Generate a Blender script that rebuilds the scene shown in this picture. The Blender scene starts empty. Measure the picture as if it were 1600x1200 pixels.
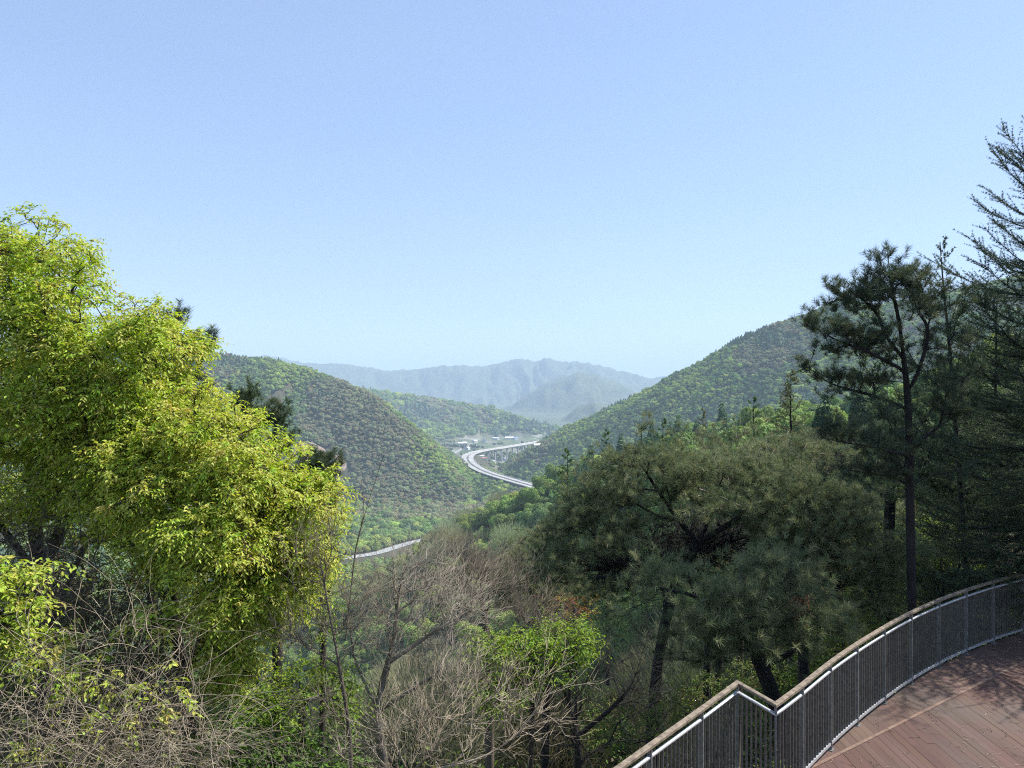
import bpy, math, random
import numpy as np
from math import radians, sin, cos, pi
random.seed(7); RNG = np.random.default_rng(7)
S = bpy.context.scene
COL = S.collection
# ------------------------------------------------------------------ camera, sky, sun, exposure
F = 1186.0                                   # focal length in pixels of a 1600 px wide picture
cam = bpy.data.cameras.new('camera'); camo = bpy.data.objects.new('camera', cam); COL.objects.link(camo)
cam.sensor_width = 36; cam.lens = 36 * F / 1600; cam.clip_start = 0.1; cam.clip_end = 60000
camo.location = (0, 0, 0); camo.rotation_euler = (radians(90), 0, 0); S.camera = camo
SUN_EL, SUN_AZ = radians(50), radians(72)    # azimuth clockwise from +Y
W = bpy.data.worlds.new('World'); S.world = W; W.use_nodes = True
nt = W.node_tree; bg = nt.nodes['Background']; sk = nt.nodes.new('ShaderNodeTexSky')
sk.sky_type = 'NISHITA'; sk.sun_disc = False; sk.sun_elevation = SUN_EL; sk.sun_rotation = SUN_AZ
sk.altitude = 400; sk.air_density = 1.0; sk.dust_density = .35; sk.ozone_density = 2.5
tint = nt.nodes.new('ShaderNodeMix'); tint.data_type = 'RGBA'; tint.blend_type = 'MULTIPLY'; tint.inputs[0].default_value = 1; tint.inputs['B'].default_value = (.975, .945, 1.02, 1)
wtc = nt.nodes.new('ShaderNodeTexCoord'); wmp = nt.nodes.new('ShaderNodeMapping'); wmp.inputs['Scale'].default_value = (1, 1, 4.5); wn = nt.nodes.new('ShaderNodeTexNoise')
wn.inputs['Scale'].default_value = 1.6; wn.inputs['Detail'].default_value = 5; wr = nt.nodes.new('ShaderNodeMapRange'); wr.inputs['From Min'].default_value = .35; wr.inputs['From Max'].default_value = .75; wr.inputs['To Min'].default_value = .38; wr.inputs['To Max'].default_value = .56
cl = nt.nodes.new('ShaderNodeMix'); cl.data_type = 'RGBA'; cl.inputs['B'].default_value = (2.15, 2.95, 4.3, 1)      # faint high cirrus
nt.links.new(wtc.outputs['Generated'], wmp.inputs[0]); nt.links.new(wmp.outputs[0], wn.inputs[0]); nt.links.new(wn.outputs[0], wr.inputs[0]); nt.links.new(wr.outputs[0], cl.inputs[0])
nt.links.new(sk.outputs[0], tint.inputs['A']); nt.links.new(tint.outputs['Result'], cl.inputs['A']); nt.links.new(cl.outputs['Result'], bg.inputs[0]); bg.inputs[1].default_value = 0.118
sl = bpy.data.lights.new('sun', 'SUN'); sl.energy = 4.6; sl.angle = radians(0.53); sl.color = (1.0, 0.95, 0.86)
so = bpy.data.objects.new('sun', sl); COL.objects.link(so)
so.rotation_euler = (radians(90) - SUN_EL, 0, pi - SUN_AZ)
S.view_settings.view_transform = 'Standard'; S.view_settings.look = 'None'
S.view_settings.exposure = 0.88; S.view_settings.gamma = 1.0; S.view_settings.use_curve_mapping = False
S.render.engine = 'CYCLES'
cy = S.cycles
cy.max_bounces = 6; cy.diffuse_bounces = 3; cy.glossy_bounces = 2; cy.transmission_bounces = 3; cy.volume_bounces = 1
cy.transparent_max_bounces = 8; cy.use_denoising = False; cy.filter_width = 1.1; cy.caustics_reflective = False; cy.caustics_refractive = False
cy.sample_clamp_indirect = 4

def P(px, py, D):                            # the point seen at pixel (px, py), D metres ahead
    return np.array([(px - 800) / F * D, D, (600 - py) / F * D])

# ------------------------------------------------------------------ materials
def newmat(name):
    m = bpy.data.materials.new(name); m.use_nodes = True
    return m, m.node_tree, m.node_tree.nodes['Principled BSDF']
def noise_ramp(t, scale, c0, c1, detail=6, coord='Object', stretch=None, lo=0.35, hi=0.65):
    tc = t.nodes.new('ShaderNodeTexCoord'); n = t.nodes.new('ShaderNodeTexNoise'); r = t.nodes.new('ShaderNodeValToRGB')
    n.inputs['Scale'].default_value = scale; n.inputs['Detail'].default_value = detail
    if stretch:
        mp = t.nodes.new('ShaderNodeMapping'); mp.inputs['Scale'].default_value = stretch
        t.links.new(tc.outputs[coord], mp.inputs[0]); t.links.new(mp.outputs[0], n.inputs[0])
    else: t.links.new(tc.outputs[coord], n.inputs[0])
    r.color_ramp.elements[0].color = (*c0, 1); r.color_ramp.elements[1].color = (*c1, 1)
    r.color_ramp.elements[0].position = lo; r.color_ramp.elements[1].position = hi
    t.links.new(n.outputs[0], r.inputs[0]); return r.outputs[0], n.outputs[0]
def foliage_mat(name, trans=0.35, attr='col', kind='GEOMETRY', rough=0.55):
    m, t, b = newmat(name)
    a = t.nodes.new('ShaderNodeAttribute'); a.attribute_name = attr; a.attribute_type = kind
    b.inputs['Roughness'].default_value = rough
    try: b.inputs['Specular IOR Level'].default_value = 0.3
    except Exception: pass
    t.links.new(a.outputs['Color'], b.inputs['Base Color'])
    if trans > 0:
        tr = t.nodes.new('ShaderNodeBsdfTranslucent'); mx = t.nodes.new('ShaderNodeMixShader'); mx.inputs[0].default_value = trans
        hs = t.nodes.new('ShaderNodeHueSaturation'); hs.inputs['Saturation'].default_value = 1.15; hs.inputs['Value'].default_value = 1.4
        t.links.new(a.outputs['Color'], hs.inputs['Color']); t.links.new(hs.outputs[0], tr.inputs[0])
        t.links.new(b.outputs[0], mx.inputs[1]); t.links.new(tr.outputs[0], mx.inputs[2])
        t.links.new(mx.outputs[0], t.nodes['Material Output'].inputs[0])
    return m
def bark_mat(name, c0, c1, scale=9):
    m, t, b = newmat(name); c, f = noise_ramp(t, scale, c0, c1, stretch=(1, 1, .25)); t.links.new(c, b.inputs['Base Color'])
    b.inputs['Roughness'].default_value = 0.9
    bp = t.nodes.new('ShaderNodeBump'); bp.inputs['Strength'].default_value = 0.6; bp.inputs['Distance'].default_value = 0.03
    t.links.new(f, bp.inputs['Height']); t.links.new(bp.outputs[0], b.inputs['Normal']); return m
M_leaf = foliage_mat('leaf', 0.38)
M_needle = foliage_mat('needle', 0.24)
M_forest = foliage_mat('forest_leaf', 0.25, kind='INSTANCER', rough=0.8)
M_bark = bark_mat('bark', (.018, .014, .011), (.05, .04, .032))
M_darkbark = bark_mat('dark_bark', (.007, .006, .006), (.024, .019, .017))
M_twig = bark_mat('grey_twig', (.20, .165, .13), (.36, .31, .25), 3)
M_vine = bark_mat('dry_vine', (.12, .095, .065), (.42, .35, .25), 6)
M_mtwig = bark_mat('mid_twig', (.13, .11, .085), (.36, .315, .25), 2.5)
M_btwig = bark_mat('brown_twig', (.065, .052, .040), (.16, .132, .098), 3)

# ------------------------------------------------------------------ mesh helpers
def tag(o, label=None, cat=None, group=None, kind=None):
    if label: o['label'] = label
    if cat: o['category'] = cat
    if group: o['group'] = group
    if kind: o['kind'] = kind
    return o
def mesh_np(name, V, Fc, mat, parent=None, smooth=False, col=None):
    """V (n,3); Fc a list of (k, m) int arrays with m = 3 or 4"""
    me = bpy.data.meshes.new(name); V = np.asarray(V, np.float32)
    Fc = [f for f in Fc if len(f)]
    me.vertices.add(len(V)); me.vertices.foreach_set('co', V.ravel())
    loops = np.concatenate([f.ravel() for f in Fc]).astype(np.int32)
    cnt = np.concatenate([np.full(len(f), f.shape[1]) for f in Fc]).astype(np.int32)
    st = np.concatenate([[0], np.cumsum(cnt)[:-1]]).astype(np.int32)
    me.loops.add(len(loops)); me.loops.foreach_set('vertex_index', loops)
    me.polygons.add(len(cnt)); me.polygons.foreach_set('loop_start', st)
    try: me.polygons.foreach_set('loop_total', cnt)
    except Exception: pass
    me.update(calc_edges=True)
    me.polygons.foreach_set('use_smooth', np.full(len(cnt), bool(smooth)))
    if col is not None:
        a = me.attributes.new('col', 'FLOAT_COLOR', 'POINT')
        c = np.ones((len(V), 4), np.float32); c[:, :3] = col; a.data.foreach_set('color', c.ravel())
    if mat: me.materials.append(mat)
    o = bpy.data.objects.new(name, me); COL.objects.link(o)
    if parent is not None: o.parent = parent
    return o
def empty(name, loc, label, cat, group=None):
    o = bpy.data.objects.new(name, None); COL.objects.link(o); o.location = loc; o.empty_display_size = .2
    return tag(o, label, cat, group)
def local(V, root): return np.asarray(V) - np.array(root.location)
def nrm(v): return v / np.maximum(np.linalg.norm(v, axis=-1, keepdims=True), 1e-9)
class MB:
    def __init__(s): s.V = []; s.Q = []; s.n = 0
    def box(s, c, ax, ay, az):               # centre and three half axes
        c, ax, ay, az = (np.asarray(q, float) for q in (c, ax, ay, az))
        s.V += [c + i * ax + j * ay + k * az for i in (-1, 1) for j in (-1, 1) for k in (-1, 1)]
        q = np.array([[0, 1, 3, 2], [4, 6, 7, 5], [0, 4, 5, 1], [2, 3, 7, 6], [0, 2, 6, 4], [1, 5, 7, 3]]) + s.n
        s.Q.append(q); s.n += 8
    def bar(s, a, b, w, h, up=(0, 0, 1)):    # a beam from a to b, w wide and h high
        a, b = np.asarray(a, float), np.asarray(b, float); d = nrm(b - a); u = np.asarray(up, float)
        r = nrm(np.cross(d, u)); u = np.cross(r, d); s.box((a + b) / 2, (b - a) / 2, r * w / 2, u * h / 2)
    def sweep(s, pts, w, h, miter=True, prof=None):      # rectangular or octagonal profile along a polyline, mitred at its corners
        pts = np.asarray(pts, float); n = len(pts)
        d = nrm(np.diff(pts, axis=0)); t = np.vstack([d[:1], nrm(d[1:] + d[:-1]), d[-1:]])
        r = nrm(np.cross(t, [0, 0, 1.])); sc = np.ones(n)
        sc[1:-1] = 1 / np.maximum(.4, np.sum(t[1:-1] * d[1:], axis=1))
        pr = prof if prof is not None else [(-.5, -.5), (.5, -.5), (.5, .3), (.38, .5), (-.38, .5), (-.5, .3)]
        k = len(pr)
        for i in range(n):
            for (x, y) in pr: s.V.append(pts[i] + r[i] * x * w * sc[i] + np.array([0, 0, y * h]))
        q = [[s.n + i * k + j, s.n + i * k + (j + 1) % k, s.n + (i + 1) * k + (j + 1) % k, s.n + (i + 1) * k + j] for i in range(n - 1) for j in range(k)]
        s.Q.append(np.array(q))
        for e in (0, n - 1):
            for j in range(1, k - 1): s.Q.append(np.array([[s.n + e * k, s.n + e * k + j, s.n + e * k + j + 1]]))
        s.n += n * k
    def build(s, name, mat, parent=None, smooth=False, col=None):
        V = np.array(s.V)
        if parent is not None: V = V - np.array(parent.location)
        q4 = [f for f in s.Q if f.shape[1] == 4]; q3 = [f for f in s.Q if f.shape[1] == 3]
        return mesh_np(name, V, ([np.vstack(q4)] if q4 else []) + ([np.vstack(q3)] if q3 else []), mat, parent, smooth, col)
ROUND = [(.5 * cos(a), .5 * sin(a)) for a in np.linspace(0, 2 * pi, 9)[:-1]]

# ------------------------------------------------------------------ noise
_G = RNG.random((256, 256))
def vnoise(x, y):
    xi = np.floor(x).astype(int); yi = np.floor(y).astype(int); fx = x - xi; fy = y - yi
    fx = fx * fx * (3 - 2 * fx); fy = fy * fy * (3 - 2 * fy)
    g = lambda a, b: _G[a % 256, b % 256]
    return (g(xi, yi) * (1 - fx) + g(xi + 1, yi) * fx) * (1 - fy) + (g(xi, yi + 1) * (1 - fx) + g(xi + 1, yi + 1) * fx) * fy
def fbm(x, y, o=4):
    s = 0; a = .5
    for i in range(o): s = s + a * vnoise(x * 2 ** i + 17 * i, y * 2 ** i + 31 * i); a /= 2
    return s / (1 - .5 ** o)
def ridged(x, y, o=3):
    s = 0; a = .5
    for i in range(o): s = s + a * (1 - np.abs(2 * vnoise(x * 2 ** i + 7 * i, y * 2 ** i + 3 * i) - 1)); a /= 2
    return s / (1 - .5 ** o)

# ------------------------------------------------------------------ terrain
# each ridge: its crest as (pixel x, pixel y, distance), the fall on its flanks, the roundness of the crest, the depth of its gullies
FLOOR = -226.0
RIDGES = [
 ([(-500, 520, 1750), (100, 535, 1750), (310, 549, 1720), (400, 561, 1700), (432, 565, 1690), (480, 577, 1680), (540, 598, 1640), (590, 624, 1600), (630, 662, 1560), (664, 699, 1520), (692, 737, 1480), (730, 788, 1430)], .50, 25, 58),
 ([(862, 686, 2000), (900, 664, 1870), (960, 636, 1800), (1000, 616, 1750), (1045, 593, 1700), (1100, 563, 1660), (1150, 534, 1630), (1200, 512, 1610), (1260, 494, 1580), (1318, 466, 1560), (1360, 480, 1540), (1450, 470, 1500), (1540, 446, 1450), (1640, 420, 1400), (2300, 350, 1100)], .74, 22, 52),
 ([(1420, 620, 300), (1300, 652, 330), (1150, 672, 370), (1000, 704, 420), (900, 742, 455), (850, 764, 468), (800, 787, 480), (760, 806, 490), (700, 842, 510), (640, 876, 530), (560, 930, 560)], .62, 10, 10),
 ([(300, 600, 3300), (500, 604, 3350), (590, 614, 3400), (640, 620, 3450), (700, 628, 3500), (760, 638, 3500), (820, 655, 3450), (862, 669, 3400), (885, 676, 3350)], .42, 40, 60),
 ([(-500, 560, 9000), (300, 572, 9000), (410, 558, 9000), (480, 567, 9000), (545, 569, 9000), (600, 579, 9000), (650, 578, 9000), (700, 572, 9000), (760, 573, 9000), (790, 564, 9000), (870, 563, 9000), (930, 571, 9000), (980, 584, 9000), (1015, 594, 9000), (1045, 590, 9000), (1100, 600, 9000), (2200, 560, 9000)], .5, 60, 150),
 ([(700, 655, 6500), (800, 634, 6500), (850, 600, 6500), (902, 583, 6500), (940, 590, 6500), (990, 612, 6400), (1040, 620, 6400), (1200, 640, 6400)], .5, 80, 120),
 ([(868, 662, 4600), (900, 638, 4600), (925, 627, 4600), (950, 632, 4600), (975, 642, 4600), (1100, 640, 4600)], .45, 50, 50),
]
ROADZ = -188.0
def RP(px, D): return ((px - 800) / F * D, D)
ROAD = np.array([(330, 1080), (230, 1180), RP(872, 1322), RP(830, 1405), RP(790, 1513), RP(762, 1610), RP(744, 1714), RP(733, 1840), RP(731, 1960), RP(738, 2060), RP(757, 2150), RP(780, 2220), RP(806, 2320), RP(830, 2420), RP(852, 2530), RP(880, 2700), RP(905, 2900)])
def smooth_line(p, n=12):
    p = np.asarray(p, float); out = []
    q = np.vstack([2 * p[0] - p[1], p, 2 * p[-1] - p[-2]])
    for i in range(1, len(q) - 2):
        for t in np.arange(n) / n:
            out.append(.5 * ((2 * q[i]) + (-q[i - 1] + q[i + 1]) * t + (2 * q[i - 1] - 5 * q[i] + 4 * q[i + 1] - q[i + 2]) * t * t + (-q[i - 1] + 3 * q[i] - 3 * q[i + 1] + q[i + 2]) * t ** 3))
    out.append(q[-2]); return np.array(out)
ROADL = smooth_line(ROAD, 8)
ABUT = 9 * 8                                  # the road runs on a bank up to here and on the viaduct after it
def dist_poly(x, y, L):
    best = np.full(x.shape, 1e18); z = np.zeros(x.shape); u = np.zeros(x.shape); acc = 0
    for a, b in zip(L[:-1], L[1:]):
        dx, dy = b[0] - a[0], b[1] - a[1]; l2 = dx * dx + dy * dy
        t = np.clip(((x - a[0]) * dx + (y - a[1]) * dy) / l2, 0, 1)
        d2 = (x - a[0] - t * dx) ** 2 + (y - a[1] - t * dy) ** 2
        m = d2 < best; best = np.where(m, d2, best); z = np.where(m, a[2] + t * (b[2] - a[2]), z); u = np.where(m, acc + t * math.sqrt(l2), u)
        acc += math.sqrt(l2)
    return np.sqrt(best), z, u
_RL = [(np.array([P(*q) for q in pts]), s, w, g) for pts, s, w, g in RIDGES]
_BANK = np.array([(p[0], p[1], ROADZ - 1.5) for p in ROADL[:ABUT + 1]][::3] + [(ROADL[ABUT][0], ROADL[ABUT][1], ROADZ - 1.5)])
def near_ground(x, y):
    r = np.maximum(y, 0)
    s = .44 + .10 * np.clip((40 - np.abs(x + 5)) / 40, 0, 1)
    right = np.clip((x - 9) / 26, 0, 1)
    s = s * (1 - .62 * right)
    z = -7.2 - s * np.maximum(r - 9, 0) + .35 * np.clip(x - 9, 0, 60) * np.clip(r / 20, 0, 1)
    z = np.where(y < 0, -7.2 + .12 * np.minimum(-y, 300), z)
    return z + (fbm(x * .12, y * .12, 3) - .5) * 1.6 * np.clip(r / 15, .2, 1)
def H(x, y):
    x = np.asarray(x, float); y = np.asarray(y, float)
    hs = [FLOOR + 8 * (fbm(x / 160, y / 160, 2) - .5)]
    for L, s, w, g in _RL:
        d, z, u = dist_poly(x, y, L)
        wob = np.clip(d / 120, 0, 1)
        gl = ridged(u / (g * 5.5) + 3 * fbm(x / 400, y / 400, 2), d / (g * 14) + 5.3, 3)
        hs.append(z - s * (np.sqrt(d * d + w * w) - w) * (1 + .25 * (fbm(x / 300 + 9, y / 300, 2) - .5)) + wob * g * (gl - .62) * 1.5 + np.clip(d / 15, 0, 1) * g * .3 * (fbm(x / 45, y / 45, 3) - .5))
    d, z, u = dist_poly(x, y, _BANK); hs.append(z - .6 * np.maximum(d - 15, 0))
    hs.append(near_ground(x, y))
    hs = np.stack(hs); k = 5.0; m = hs.max(0)
    h = m + k * np.log(np.exp((hs - m) / k).sum(0)) - k * .35
    rr = np.hypot(x, y); f = np.clip((rr - 40) / 60, 0, 1)
    return np.where(rr < 100, near_ground(x, y) * (1 - f) + h * f, h)

def ground_mat():
    m, t, b = newmat('forest_floor')
    c, f = noise_ramp(t, .35, (.035, .035, .016), (.095, .07, .045), 10, 'Object')
    c2, f2 = noise_ramp(t, .012, (.035, .055, .020), (.09, .085, .045), 8, 'Object')
    mx = t.nodes.new('ShaderNodeMix'); mx.data_type = 'RGBA'; mx.inputs[0].default_value = .5
    t.links.new(c, mx.inputs['A']); t.links.new(c2, mx.inputs['B'])
    # fields on the valley floor
    a = t.nodes.new('ShaderNodeAttribute'); a.attribute_name = 'fields'
    tc = t.nodes.new('ShaderNodeTexCoord'); mp = t.nodes.new('ShaderNodeMapping'); mp.inputs['Scale'].default_value = (1 / 38, 1 / 85, 0); mp.inputs['Rotation'].default_value = (0, 0, .5)
    v = t.nodes.new('ShaderNodeTexVoronoi'); v.inputs['Scale'].default_value = 1; v.distance = 'CHEBYCHEV'
    t.links.new(tc.outputs['Object'], mp.inputs[0]); t.links.new(mp.outputs[0], v.inputs[0])
    r = t.nodes.new('ShaderNodeValToRGB'); r.color_ramp.interpolation = 'CONSTANT'
    el = r.color_ramp.elements; el[0].color = (.13, .14, .09, 1); el[1].position = .25; el[1].color = (.08, .12, .05, 1)
    for p_, c_ in ((.45, (.17, .17, .12, 1)), (.6, (.12, .13, .07, 1)), (.78, (.24, .24, .20, 1)), (.88, (.06, .09, .04, 1))):
        e = el.new(p_); e.color = c_
    sx = t.nodes.new('ShaderNodeSeparateColor'); t.links.new(v.outputs['Color'], sx.inputs[0]); t.links.new(sx.outputs[0], r.inputs[0])
    m2 = t.nodes.new('ShaderNodeMix'); m2.data_type = 'RGBA'
    t.links.new(a.outputs['Fac'], m2.inputs[0]); t.links.new(mx.outputs['Result'], m2.inputs['A']); t.links.new(r.outputs[0], m2.inputs['B'])
    t.links.new(m2.outputs['Result'], b.inputs['Base Color']); b.inputs['Roughness'].default_value = 1
    bp = t.nodes.new('ShaderNodeBump'); bp.inputs['Strength'].default_value = .8; bp.inputs['Distance'].default_value = .3
    t.links.new(f, bp.inputs['Height']); t.links.new(bp.outputs[0], b.inputs['Normal'])
    return m
def mountain_mat():
    m, t, b = newmat('wooded_mountain')
    c, f = noise_ramp(t, .02, (.05, .075, .035), (.10, .12, .055), 6, 'Object', lo=.35, hi=.7)
    t.links.new(c, b.inputs['Base Color']); b.inputs['Roughness'].default_value = 1
    bp = t.nodes.new('ShaderNodeBump'); bp.inputs['Strength'].default_value = .6; bp.inputs['Distance'].default_value = 8
    t.links.new(f, bp.inputs['Height']); t.links.new(bp.outputs[0], b.inputs['Normal']); return m
def polar(name, r0, r1, nr, mat, kind='structure'):
    a_in = np.radians(np.linspace(-48, 48, 620)); a_out = np.radians(np.linspace(48, 312, 120))[1:-1]
    ang = np.concatenate([a_in, a_out]); rr = np.geomspace(r0, r1, nr)
    A, R = np.meshgrid(ang, rr); X = R * np.sin(A); Y = R * np.cos(A); Z = H(X, Y)
    n = len(ang); V = np.stack([X, Y, Z], -1).reshape(-1, 3)
    i, j = np.meshgrid(np.arange(nr - 1), np.arange(n), indexing='ij'); j2 = (j + 1) % n
    q = np.stack([i * n + j, (i + 1) * n + j, (i + 1) * n + j2, i * n + j2], -1).reshape(-1, 4)[:, ::-1]
    tri = []
    if r0 < 5:
        V = np.vstack([V, [[0, 0, float(H(np.array([0.]), np.array([0.]))[0])]]]); c = len(V) - 1
        tri = [np.array([[c, (k + 1) % n, k] for k in range(n)])]
    o = mesh_np(name, V, [q] + tri, mat, smooth=True)
    a = o.data.attributes.new('fields', 'FLOAT', 'POINT')
    x, y, z = V.T; fl = np.clip((FLOOR + 9 - z) / 4, 0, 1) * (y > 1450)
    a.data.foreach_set('value', fl.astype(np.float32))
    return tag(o, kind=kind)
g1 = polar('hills', 1.5, 4000, 420, ground_mat()); g2 = polar('mountains', 4000, 11500, 150, mountain_mat())

# ------------------------------------------------------------------ hillside woods (far-off woods that read as one mass)
def ico(n=2):
    import bmesh
    b = bmesh.new(); bmesh.ops.create_icosphere(b, subdivisions=n, radius=1)
    V = np.array([v.co[:] for v in b.verts]); T = np.array([[v.index for v in f.verts] for f in b.faces]); b.free(); return V, T
def leaf_cards(Pn, Dn, N, L, Wd):            # folded leaf: base, two sides, tip
    Dn = nrm(Dn); N = nrm(N - Dn * np.sum(N * Dn, -1, keepdims=True)); Sd = np.cross(Dn, N)
    L = np.reshape(L, (-1, 1)); Wd = np.reshape(Wd, (-1, 1))
    b = Pn; t = Pn + Dn * L; m = Pn + Dn * L * .45
    V = np.stack([b, m + Sd * Wd / 2 + N * Wd * .18, t, m - Sd * Wd / 2 + N * Wd * .18], 1).reshape(-1, 3)
    k = np.arange(len(Pn))[:, None] * 4
    return V, np.concatenate([k + [0, 1, 2], k + [0, 2, 3]])
def rv(n, rng=RNG): return nrm(rng.normal(size=(n, 3)))
protos = bpy.data.collections.new('wood_shapes')
def crown_proto(k, kind):
    rg = np.random.default_rng(100 + k)
    if kind == 'round':
        c = [np.array([0, 0, .0])] + [np.array([cos(a) * .5, sin(a) * .5, rg.uniform(-.25, .45)]) for a in rg.random(9) * 6.28]
        rad = [.62] + list(rg.uniform(.30, .46, 9))
        n = 2000; size = .17
    elif kind == 'fine':
        c = [np.array([0, 0, .0])] + [np.array([cos(a) * .55, sin(a) * .55, rg.uniform(-.3, .5)]) for a in rg.random(14) * 6.28]
        rad = [.60] + list(rg.uniform(.22, .40, 14)); n = 7600; size = .088
    else:
        c = [np.array([0, 0, z]) for z in np.linspace(-.8, 1.3, 8)]; rad = list(np.linspace(.62, .12, 8)); n = 1100 if kind == 'cone' else 4500; size = .20 if kind == 'cone' else .09
    w = np.array(rad) ** 2; idx = rg.choice(len(c), n, p=w / w.sum())
    d = nrm(rg.normal(size=(n, 3))); d[:, 2] = np.abs(d[:, 2]) * np.where(rg.random(n) < .8, 1, -1)
    p = np.array(c)[idx] + d * np.array(rad)[idx][:, None] * rg.uniform(.80, 1.05, (n, 1))
    N = nrm(d + .45 * nrm(rg.normal(size=(n, 3)))); Dn = nrm(np.cross(N, rg.normal(size=(n, 3))))
    V, T = leaf_cards(p, Dn, N, rg.uniform(.6, 1.3, n) * size, rg.uniform(.6, 1.1, n) * size)
    iv, it = ico(2)
    core = iv * (.58 if kind in ('round', 'cone') else .12) * [1, 1, 1.0 if kind[:4] != 'cone' else 1.5]
    V = np.vstack([V, core]); T = [T, it + len(p) * 4]
    o = mesh_np('crown_shape', V, T, M_forest); COL.objects.unlink(o); protos.objects.link(o); o.name = 'crown_shape_%02d' % k
    return o
def bare_proto(k):
    rg = np.random.default_rng(200 + k); n = 2600
    # twigs fanning up and out
    a = rg.random(n) * 6.28; rr = np.sqrt(rg.random(n)) * .85; z = rg.uniform(-.7, .9, n) * np.sqrt(np.maximum(1 - rr ** 2, .05))
    p = np.stack([np.cos(a) * rr, np.sin(a) * rr, z], 1); d = nrm(p * [1, 1, .4] + [0, 0, .7] + .35 * rg.normal(size=(n, 3)))
    V, T = leaf_cards(p, d, nrm(rg.normal(size=(n, 3))), rg.uniform(.2, .45, n), np.full(n, .016))
    o = mesh_np('crown_shape', V, [T], M_forest); COL.objects.unlink(o); protos.objects.link(o); o.name = 'crown_shape_%02d' % k
for k in range(4): crown_proto(k, 'round')
for k in (4, 5): crown_proto(k, 'cone')
for k in (6, 7, 8): crown_proto(k, 'fine')
crown_proto(9, 'conefine')
for k in (10, 11): bare_proto(k)
def forest_gn():
    g = bpy.data.node_groups.new('wood_scatter', 'GeometryNodeTree')
    g.interface.new_socket('Geometry', in_out='INPUT', socket_type='NodeSocketGeometry')
    g.interface.new_socket('Geometry', in_out='OUTPUT', socket_type='NodeSocketGeometry')
    N = g.nodes.new; i = N('NodeGroupInput'); o = N('NodeGroupOutput'); ci = N('GeometryNodeCollectionInfo'); ip = N('GeometryNodeInstanceOnPoints')
    ci.inputs[0].default_value = protos; ci.inputs['Separate Children'].default_value = True; ci.inputs['Reset Children'].default_value = True
    def attr(nm, ty):
        a = N('GeometryNodeInputNamedAttribute'); a.data_type = ty; a.inputs[0].default_value = nm; return a.outputs[0]
    L = g.links.new
    m2p = N('GeometryNodeMeshToPoints'); L(i.outputs[0], m2p.inputs[0])
    L(m2p.outputs[0], ip.inputs['Points']); L(ci.outputs[0], ip.inputs['Instance']); ip.inputs['Pick Instance'].default_value = True
    L(attr('var', 'INT'), ip.inputs['Instance Index']); L(attr('rot', 'FLOAT_VECTOR'), ip.inputs['Rotation']); L(attr('size', 'FLOAT_VECTOR'), ip.inputs['Scale'])
    L(ip.outputs[0], o.inputs[0]); return g
GN = forest_gn()
def wood(name, pts, size, var, col, label, cat='forest'):
    me = bpy.data.meshes.new(name); n = len(pts)
    me.vertices.add(n); me.vertices.foreach_set('co', pts.astype(np.float32).ravel())
    for nm, ty, key, arr in (('size', 'FLOAT_VECTOR', 'vector', size), ('rot', 'FLOAT_VECTOR', 'vector', np.stack([RNG.normal(0, .08, n), RNG.normal(0, .08, n), RNG.random(n) * 6.28], 1)), ('var', 'INT', 'value', var)):
        a = me.attributes.new(nm, ty, 'POINT'); a.data.foreach_set(key, np.ascontiguousarray(arr, dtype=np.int32 if ty == 'INT' else np.float32).ravel())
    a = me.attributes.new('col', 'FLOAT_COLOR', 'POINT'); c = np.ones((n, 4), np.float32); c[:, :3] = col; a.data.foreach_set('color', c.ravel())
    me.update(); o = bpy.data.objects.new(name, me); COL.objects.link(o); md = o.modifiers.new('scatter', 'NODES'); md.node_group = GN
    return tag(o, label, cat, kind='stuff')
C_GREEN = np.array([.150, .200, .050]); C_YEL = np.array([.215, .250, .070]); C_DARK = np.array([.050, .085, .042]); C_BROWN = np.array([.150, .135, .075]); C_GREY = np.array([.150, .165, .088]); C_MID = np.array([.105, .155, .055])
ROADD = lambda x, y: dist_poly(x, y, np.hstack([ROADL[::3], np.zeros((len(ROADL[::3]), 1))]))[0]
def scatter(x0, x1, y0, y1, sp, keep):
    nx, ny = int((x1 - x0) / sp), int((y1 - y0) / sp)
    X, Y = np.meshgrid(x0 + (np.arange(nx) + .5) * sp, y0 + (np.arange(ny) + .5) * sp)
    X = (X + RNG.uniform(-.5, .5, X.shape) * sp).ravel(); Y = (Y + RNG.uniform(-.5, .5, Y.shape) * sp).ravel()
    px = 800 + F * X / Y; m = (px > -120) & (px < 1720) & keep(X, Y)
    X, Y = X[m], Y[m]; return X, Y, H(X, Y)
def wood_colours(X, Y, brown=.3, dark=.25, sc=130.):
    n = len(X); a = fbm(X / sc, Y / sc, 4) + RNG.normal(0, .035, n); b = fbm(X / sc / 1.3 + 40, Y / sc / 1.3 + 9, 4) + RNG.normal(0, .04, n)
    qa, qb = np.quantile(a, dark), np.quantile(b, 1 - brown)
    t = np.clip((fbm(X / 70 + 5, Y / 70, 3) - .35) / .3, 0, 1)[:, None]
    c = C_MID * (1 - t) + C_GREEN * t
    y = (RNG.random(n) < .12 + .3 * (t[:, 0] > .7)); c[y] = C_YEL * .75 + C_GREEN * .25
    br = b > qb; c[br] = np.where(RNG.random((br.sum(), 1)) < .4, C_BROWN, C_GREY)
    dk = a < qa; c[dk] = C_DARK
    c = c * RNG.uniform(.78, 1.2, (n, 1)) * (1 + RNG.normal(0, .035, (n, 3)))
    return np.clip(c, .005, .6), dk, br
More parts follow.
